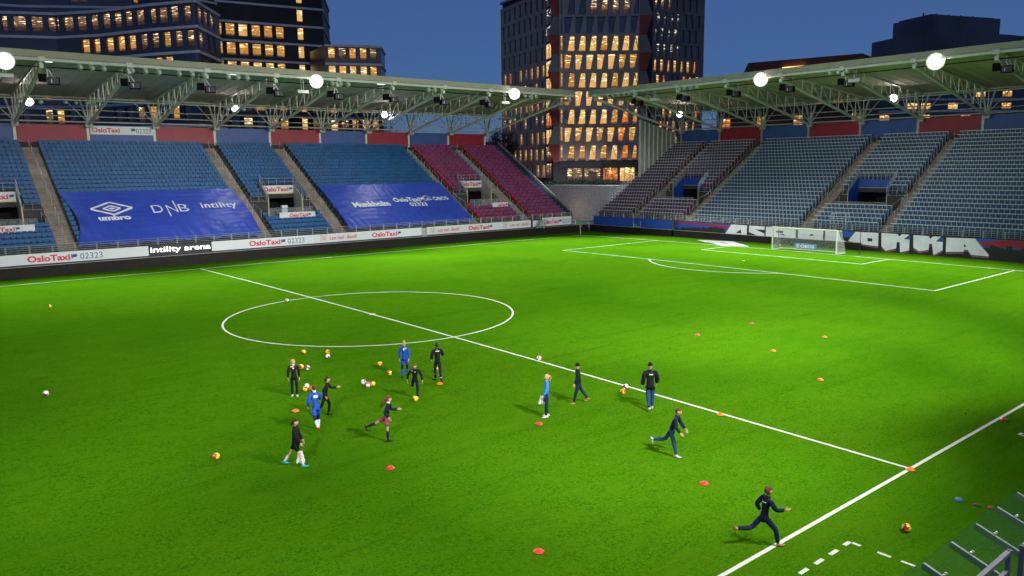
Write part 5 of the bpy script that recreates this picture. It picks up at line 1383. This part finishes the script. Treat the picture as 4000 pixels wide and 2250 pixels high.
# banded office blocks behind the long stand
def banded(name,label,pts,stations,zs,win_rows,cat='office block',depth=16,pale=M['band'],win_h=2.35,sill=.75,top_extra=0,fh=3.75,end_run=None,back=None,glass=M['facade_dark'],ztop=None):
    e=empty(name,(0,0,0),label=label,cat=cat); 
    wall=MB(); bands=MB(); W=[]
    z0=0
    facs=[Facade(pts[i],pts[i+1]) for i in range(len(pts)-1)]
    zt=ztop or (zs[0]+top_extra)
    if back:
        ins=[]
        for i,p in enumerate(pts):
            nn_=Vector((0,0))
            if i>0: nn_+=facs[i-1].n
            if i<len(facs): nn_+=facs[i].n
            ins.append(tuple(Vector(p)-nn_.normalized()*.95))
        prismxy(wall,ins+back,0,zt)
    else:
      for F_ in facs:
        prismxy(wall,[fp(F_,0,-.6),fp(F_,F_.L,-.6),fp(F_,F_.L,-depth),fp(F_,0,-depth)],0,zt)
    for F_ in facs:
        for z in zs: F_.box(bands,-.03,F_.L+.03,z-.42,z,-.5,.22)
    def locate(st):
        for i in range(len(stations)-1):
            if stations[i]<=st<=stations[i+1]: return facs[i],(st-stations[i])/(stations[i+1]-stations[i])*facs[i].L
        return None,None
    for r,(wl_) in enumerate(win_rows):
        z=zs[r]-.42
        zb=zs[r]-fh+sill; ztp=min(z-.1,zb+win_h)
        ops={id(F_):[] for F_ in facs}
        for (u0,u1,mt) in wl_:
            F_,a=locate(u0); F2,b_=locate(u1)
            if F_ is None or F_ is not F2: continue
            ops[id(F_)].append((a,b_)); 
            W.append((window(F_,a,b_,zb,ztp,mt,e,n=-.32),mt,3*vis(F_.T(a,zb+1))+(1 if mt is not M['pane_dark'] else 0)))
        for F_ in facs:
            prev=0
            for a,b_ in sorted(ops[id(F_)])+[(F_.L,F_.L)]:
                F_.box(wall,prev,a,zb-.01,ztp+.01,-.5,-.02); 
                prev=b_
            F_.box(wall,0,F_.L,zs[r]-fh-.02,zb-.012,-.5,-.03); F_.box(wall,0,F_.L,ztp+.012,z,-.5,-.03)
            # panel joints
            q=1.3
            while q<F_.L-.5: F_.box(wall,q,q+.05,zs[r]-fh,zb-.02,-.03,0); q+=2.6
    wall.build('wall',glass,e); bands.build('floor_band',pale,e)
    emit_windows(W,e)
    return e,facs
A_,G_,O_,D_,C_=M['pane_amber'],M['pane_gold'],M['pane_office'],M['pane_dark'],M['pane_cool']
u=lambda L,mt,sc_=2.576,o=0:[(a/sc_+o,b/sc_+o,mt if not isinstance(mt,list) else wr.choice(mt)) for a,b in L]
B1=[(-14.5,116.5),(-4.74,110.09),(-1.4,108.38),(2.46,106.64),(7.5,100.23),(12.69,90.16),(17.41,82.83),(24.4,92.3)]
S1=[-300,0,100,213,380,580,760,855]
row1=u([(4,58),(118,245),(300,415),(470,546)],O_)+u([(552,580),(630,725),(765,855),(905,975),(1020,1100),(1140,1215),(1250,1320),(1360,1440)],O_)+u([(1500,1560),(1590,1675),(1710,1785),(1840,1910)],O_)+u([(1985,2030),(2050,2090),(2110,2150)],[O_,D_])
row2=u([(795,870),(915,975),(1040,1115),(1155,1230)],A_)+u([(1270,1340),(1385,1455)],[A_,O_])+u([(1500,1570),(1620,1690),(1735,1810),(1855,1925)],[O_,A_])+u([(1985,2030),(2050,2090),(2110,2150)],[O_,D_])
row3=u([(1030,1095),(1250,1325)],A_)+u([(1515,1590),(1620,1700)],A_)+u([(1985,2050),(2080,2150)],D_)
gen=lambda ms,s=0,e_=1950,st=118,w_=74:u([(a,a+w_) for a in range(s,e_,st) if not any(a<q*2.576<a+w_ for q in S1)],ms)
rows1=[row1,row2,row3,gen([A_,D_,O_]),gen([A_,O_,A_,D_]),gen([A_,O_,D_,A_,D_]),gen([A_,A_,O_,D_])]
banded('office_block','banded dark office block with a curved front at the far left',B1,S1,[35.6-3.75*i for i in range(7)],rows1,top_extra=0,ztop=35.6,back=[(20,110),(4,124),(-14,126)])
# the storeys set back above it
e,fs=banded('office_block','dark upper office storeys rising behind the curved block at the far left',[(-20,128),(0,122),(16,112),(33.2,117.8)],[-300,0,380,850],[54,50.2,46.5,42.7,39.0],
  [[],[],[],u([(430,585)],O_)+u([(1000,1068)],A_),[]],ztop=58,back=[(34,126),(0,134),(-20,136)])
B2=[(9.58,124.64),(33.23,117.82),(54.16,113.76),(64.79,131.82)]; S2=[300,850,1262,1287]
c5=lambda L:[(a/3.22+600,b/3.22+600) for a,b in L]
base=c5([(820,848),(895,1005),(1050,1160),(1210,1318),(1365,1470),(1515,1615)])
base[0]=(854,864)
def mk(ms): return [(a,b_,wr.choice(ms)) for a,b_ in base]
stair=(1157,1181,G_)
zs2=[51.2-0,47.5,43.35,39.45,35.85,32.15,28.5,24.8,21.1,17.4,13.7]
zs2=[39.55+3.72*2,39.55+3.72,39.55]+[39.55-3.72*i for i in range(1,8)]
up=[(a,b_,D_) for a,b_ in base]
rows2=[[stair],[stair]+[],mk([A_,G_,A_])+[stair],mk([G_,A_,A_])+[stair],mk([A_,G_,A_])+[stair],mk([A_,A_,D_])+[stair],mk([A_,D_])+[stair],mk([A_,O_,D_])+[stair],mk([A_,A_,D_])+[stair],mk([A_,O_])+[stair]]
banded('office_tower','tall dark banded office tower with a lit stair column, left of the open sky',B2,S2,zs2,rows2,ztop=64,fh=3.72,win_h=2.45,glass=M['facade_black'],back=[(60,140),(12,146)])
B3=[(47.84,100.77),(57.86,96.39),(63.76,104.87)]; S3=[1268,1487,1502]
b3=[(1000+a/2.576,1000+b_/2.576) for a,b_ in ((720,790),(826,898),(934,1000),(1040,1108),(1142,1210))]
rows3=[[(a,b_,wr.choice([A_,G_,O_])) for a,b_ in b3] for _ in range(8)]
banded('office_block','low banded office wing with five lit windows per floor beside the open sky',B3,S3,[33.9-3.5*i for i in range(8)],rows3,fh=3.5,win_h=2.25,ztop=33.9,back=[(60,112),(50,112)])
# far buildings on the right
def plainblock(name,label,pts,zt,floors,fh,mats,wallm,depth=20,ww=1.6,gap=2.6,zstart=8,band=None,prob=.5,cap=90):
    e=empty(name,(0,0,0),label=label,cat='building'); wall=MB(); W=[]; bm_=MB()
    for i in range(len(pts)-1):
        F_=Facade(pts[i],pts[i+1]); prismxy(wall,[fp(F_,0,-.2),fp(F_,F_.L,-.2),fp(F_,F_.L,-depth),fp(F_,0,-depth)],0,zt)
        for k in range(floors):
            z=zstart+k*fh
            if band: F_.box(bm_,0,F_.L,z-.9,z-.3,-.2,.1)
            s=1.0
            while s+ww<F_.L-.5:
                if wr.random()<prob: mt=wr.choice(mats); W.append((window(F_,s,s+ww,z,z+fh*.55,mt,e,n=-.12,mull=1),mt,vis(F_.T(s,z))))
                s+=gap if wr.random()<.8 else gap*2
    wall.build('wall',wallm,e)
    if bm_.f: bm_.build('floor_band',band,e)
    emit_windows(W,e,cap); return e
M['far_grey']=mat('far_grey_cladding',(.12,.12,.14),.7,var=.3,vscale=.08)
far=plainblock('office_tower','dark distant tower block behind the brightest lamp at the far right',[(298.8,93.2),(335.5,76.9),(380,66.8)],60.2,4,3.7,[G_,A_],M['far_grey'],depth=30,zstart=26,ww=5.5,gap=8,prob=.55,band=M['tower_dark'])
m=MB(); Ff=Facade((303,90),(335.8,77.3)); prismxy(m,[fp(Ff,0,-4),fp(Ff,Ff.L,-4),fp(Ff,Ff.L,-24),fp(Ff,0,-24)],60.2,67); Ff.box(m,1,Ff.L-1,67,67.6,-22,-6); m.build('roof_storey',M['far_grey'],far)
for i in range(5): 
    m=MB(); Ff.box(m,3+i*6.5,3.4+i*6.5,67.6,69.2,-12,-11.6); m.build('aerial',M['facade_black'],far)
brk=plainblock('brick_building','brown building with a sloping roof edge behind the goal stand',[(103.4,48.4),(112.9,23.5)],26.2,5,3.8,[A_,O_,A_,M['pane_orange']],M['brick'],depth=22,zstart=5,ww=1.7,gap=3.3,prob=.55)
m=MB(); Fb=Facade((108.65,46.46),(113.2,25)); m.prism([(1.2,0),(0,-2.6),(Fb.L,-2.6),(Fb.L,-.2)],-18,.4,lambda a,b,c:Fb.T(a,28.9+b,c)); m.build('roof',M['brick'],brk)
m=MB(); Fb.box(m,8,12,27.2,27.45,.5,.8); m.build('roof_lamp',M['warm_lamp'],brk)
plainblock('office_block','low distant office floors with golden windows seen under the goal stand roof at the right',[(215,75),(262,42),(290,10)],38,8,3.6,[G_,A_],M['facade_dark'],depth=18,zstart=8,ww=3.2,gap=4.4,prob=.62,band=M['band'])

# ---------------- trees ----------------
def tree(name,x,y,z,h,spread,label,seed,leaves=900,ls=.22):
    e=empty(name,(x,y,z),label=label,cat='tree'); r_=random.Random(seed)
    T_=MB(); tips=[]
    T_.tube([(0,0,0),(.1,0,h*.25),(-.1,.1,h*.5)],[h*.022,h*.017,h*.012],8)
    def br(p,d,l,r,dep):
        q=p+d*l; T_.tube([p,p.lerp(q,.5)+Vector((r_.uniform(-.1,.1),r_.uniform(-.1,.1),0))*l,q],[r,r*.8,r*.55],5)
        if dep==0: tips.append(q); return
        for _ in range(3):
            nd=(d+Vector((r_.uniform(-.8,.8),r_.uniform(-.8,.8),r_.uniform(-.1,.6)))).normalized(); br(q,nd,l*.68,r*.55,dep-1)
        tips.append(q)
    for i in range(7):
        p=Vector((0,0,h*(.22+.05*i))); a=i*2.4; br(p,Vector((math.cos(a)*spread,math.sin(a)*spread,1)).normalized(),h*.22,h*.009,3)
    T_.build('trunk',M['bark'],e)
    Lm=MB()
    for i in range(leaves):
        t_=r_.choice(tips); c=t_+Vector([r_.gauss(0,h*.035) for _ in range(3)])
        a=Vector([r_.uniform(-1,1) for _ in range(3)]).normalized()*ls; b_=a.cross(Vector([r_.uniform(-1,1) for _ in range(3)])).normalized()*ls*.6
        Lm.poly([c-a,c+b_,c+a,c-b_])
    Lm.build('crown',M['leaf'],e,fix=False)
tree('bare_tree',84,90,6.3,11,.7,'dark tree beside the left edge of the golden windowed tower',1,2600,.16)
tree('bare_tree',76,84,6.3,9.5,.8,'dark tree just left of the golden windowed tower, lower one',2,2200,.16)
tree('bare_tree',44,78,0,21,.6,'thin bare tree seen under the long roof against the sky',3,1400,.12)
tree('bare_tree',88.5,63.5,6.3,4.2,.5,'small bare tree in front of the lit ground floor windows',4,60,.08)
h=MB(); 
hr=random.Random(5)
for i in range(2600):
    a=hr.uniform(0,1); x=74+a*6+hr.gauss(0,.9); y=63-a*9+hr.gauss(0,.9); z=6.4+abs(hr.gauss(0,.35)); c=Vector((x,y,z)); p=Vector([hr.uniform(-1,1) for _ in range(3)])*.22; q=p.cross(Vector([hr.uniform(-1,1) for _ in range(3)])).normalized()*.14
    h.poly([c-p,c+q,c+p,c-q])
tag(h.build('hedge',M['leaf'],fix=False),'low dark hedge on top of the grey concrete wall in the corner','hedge')
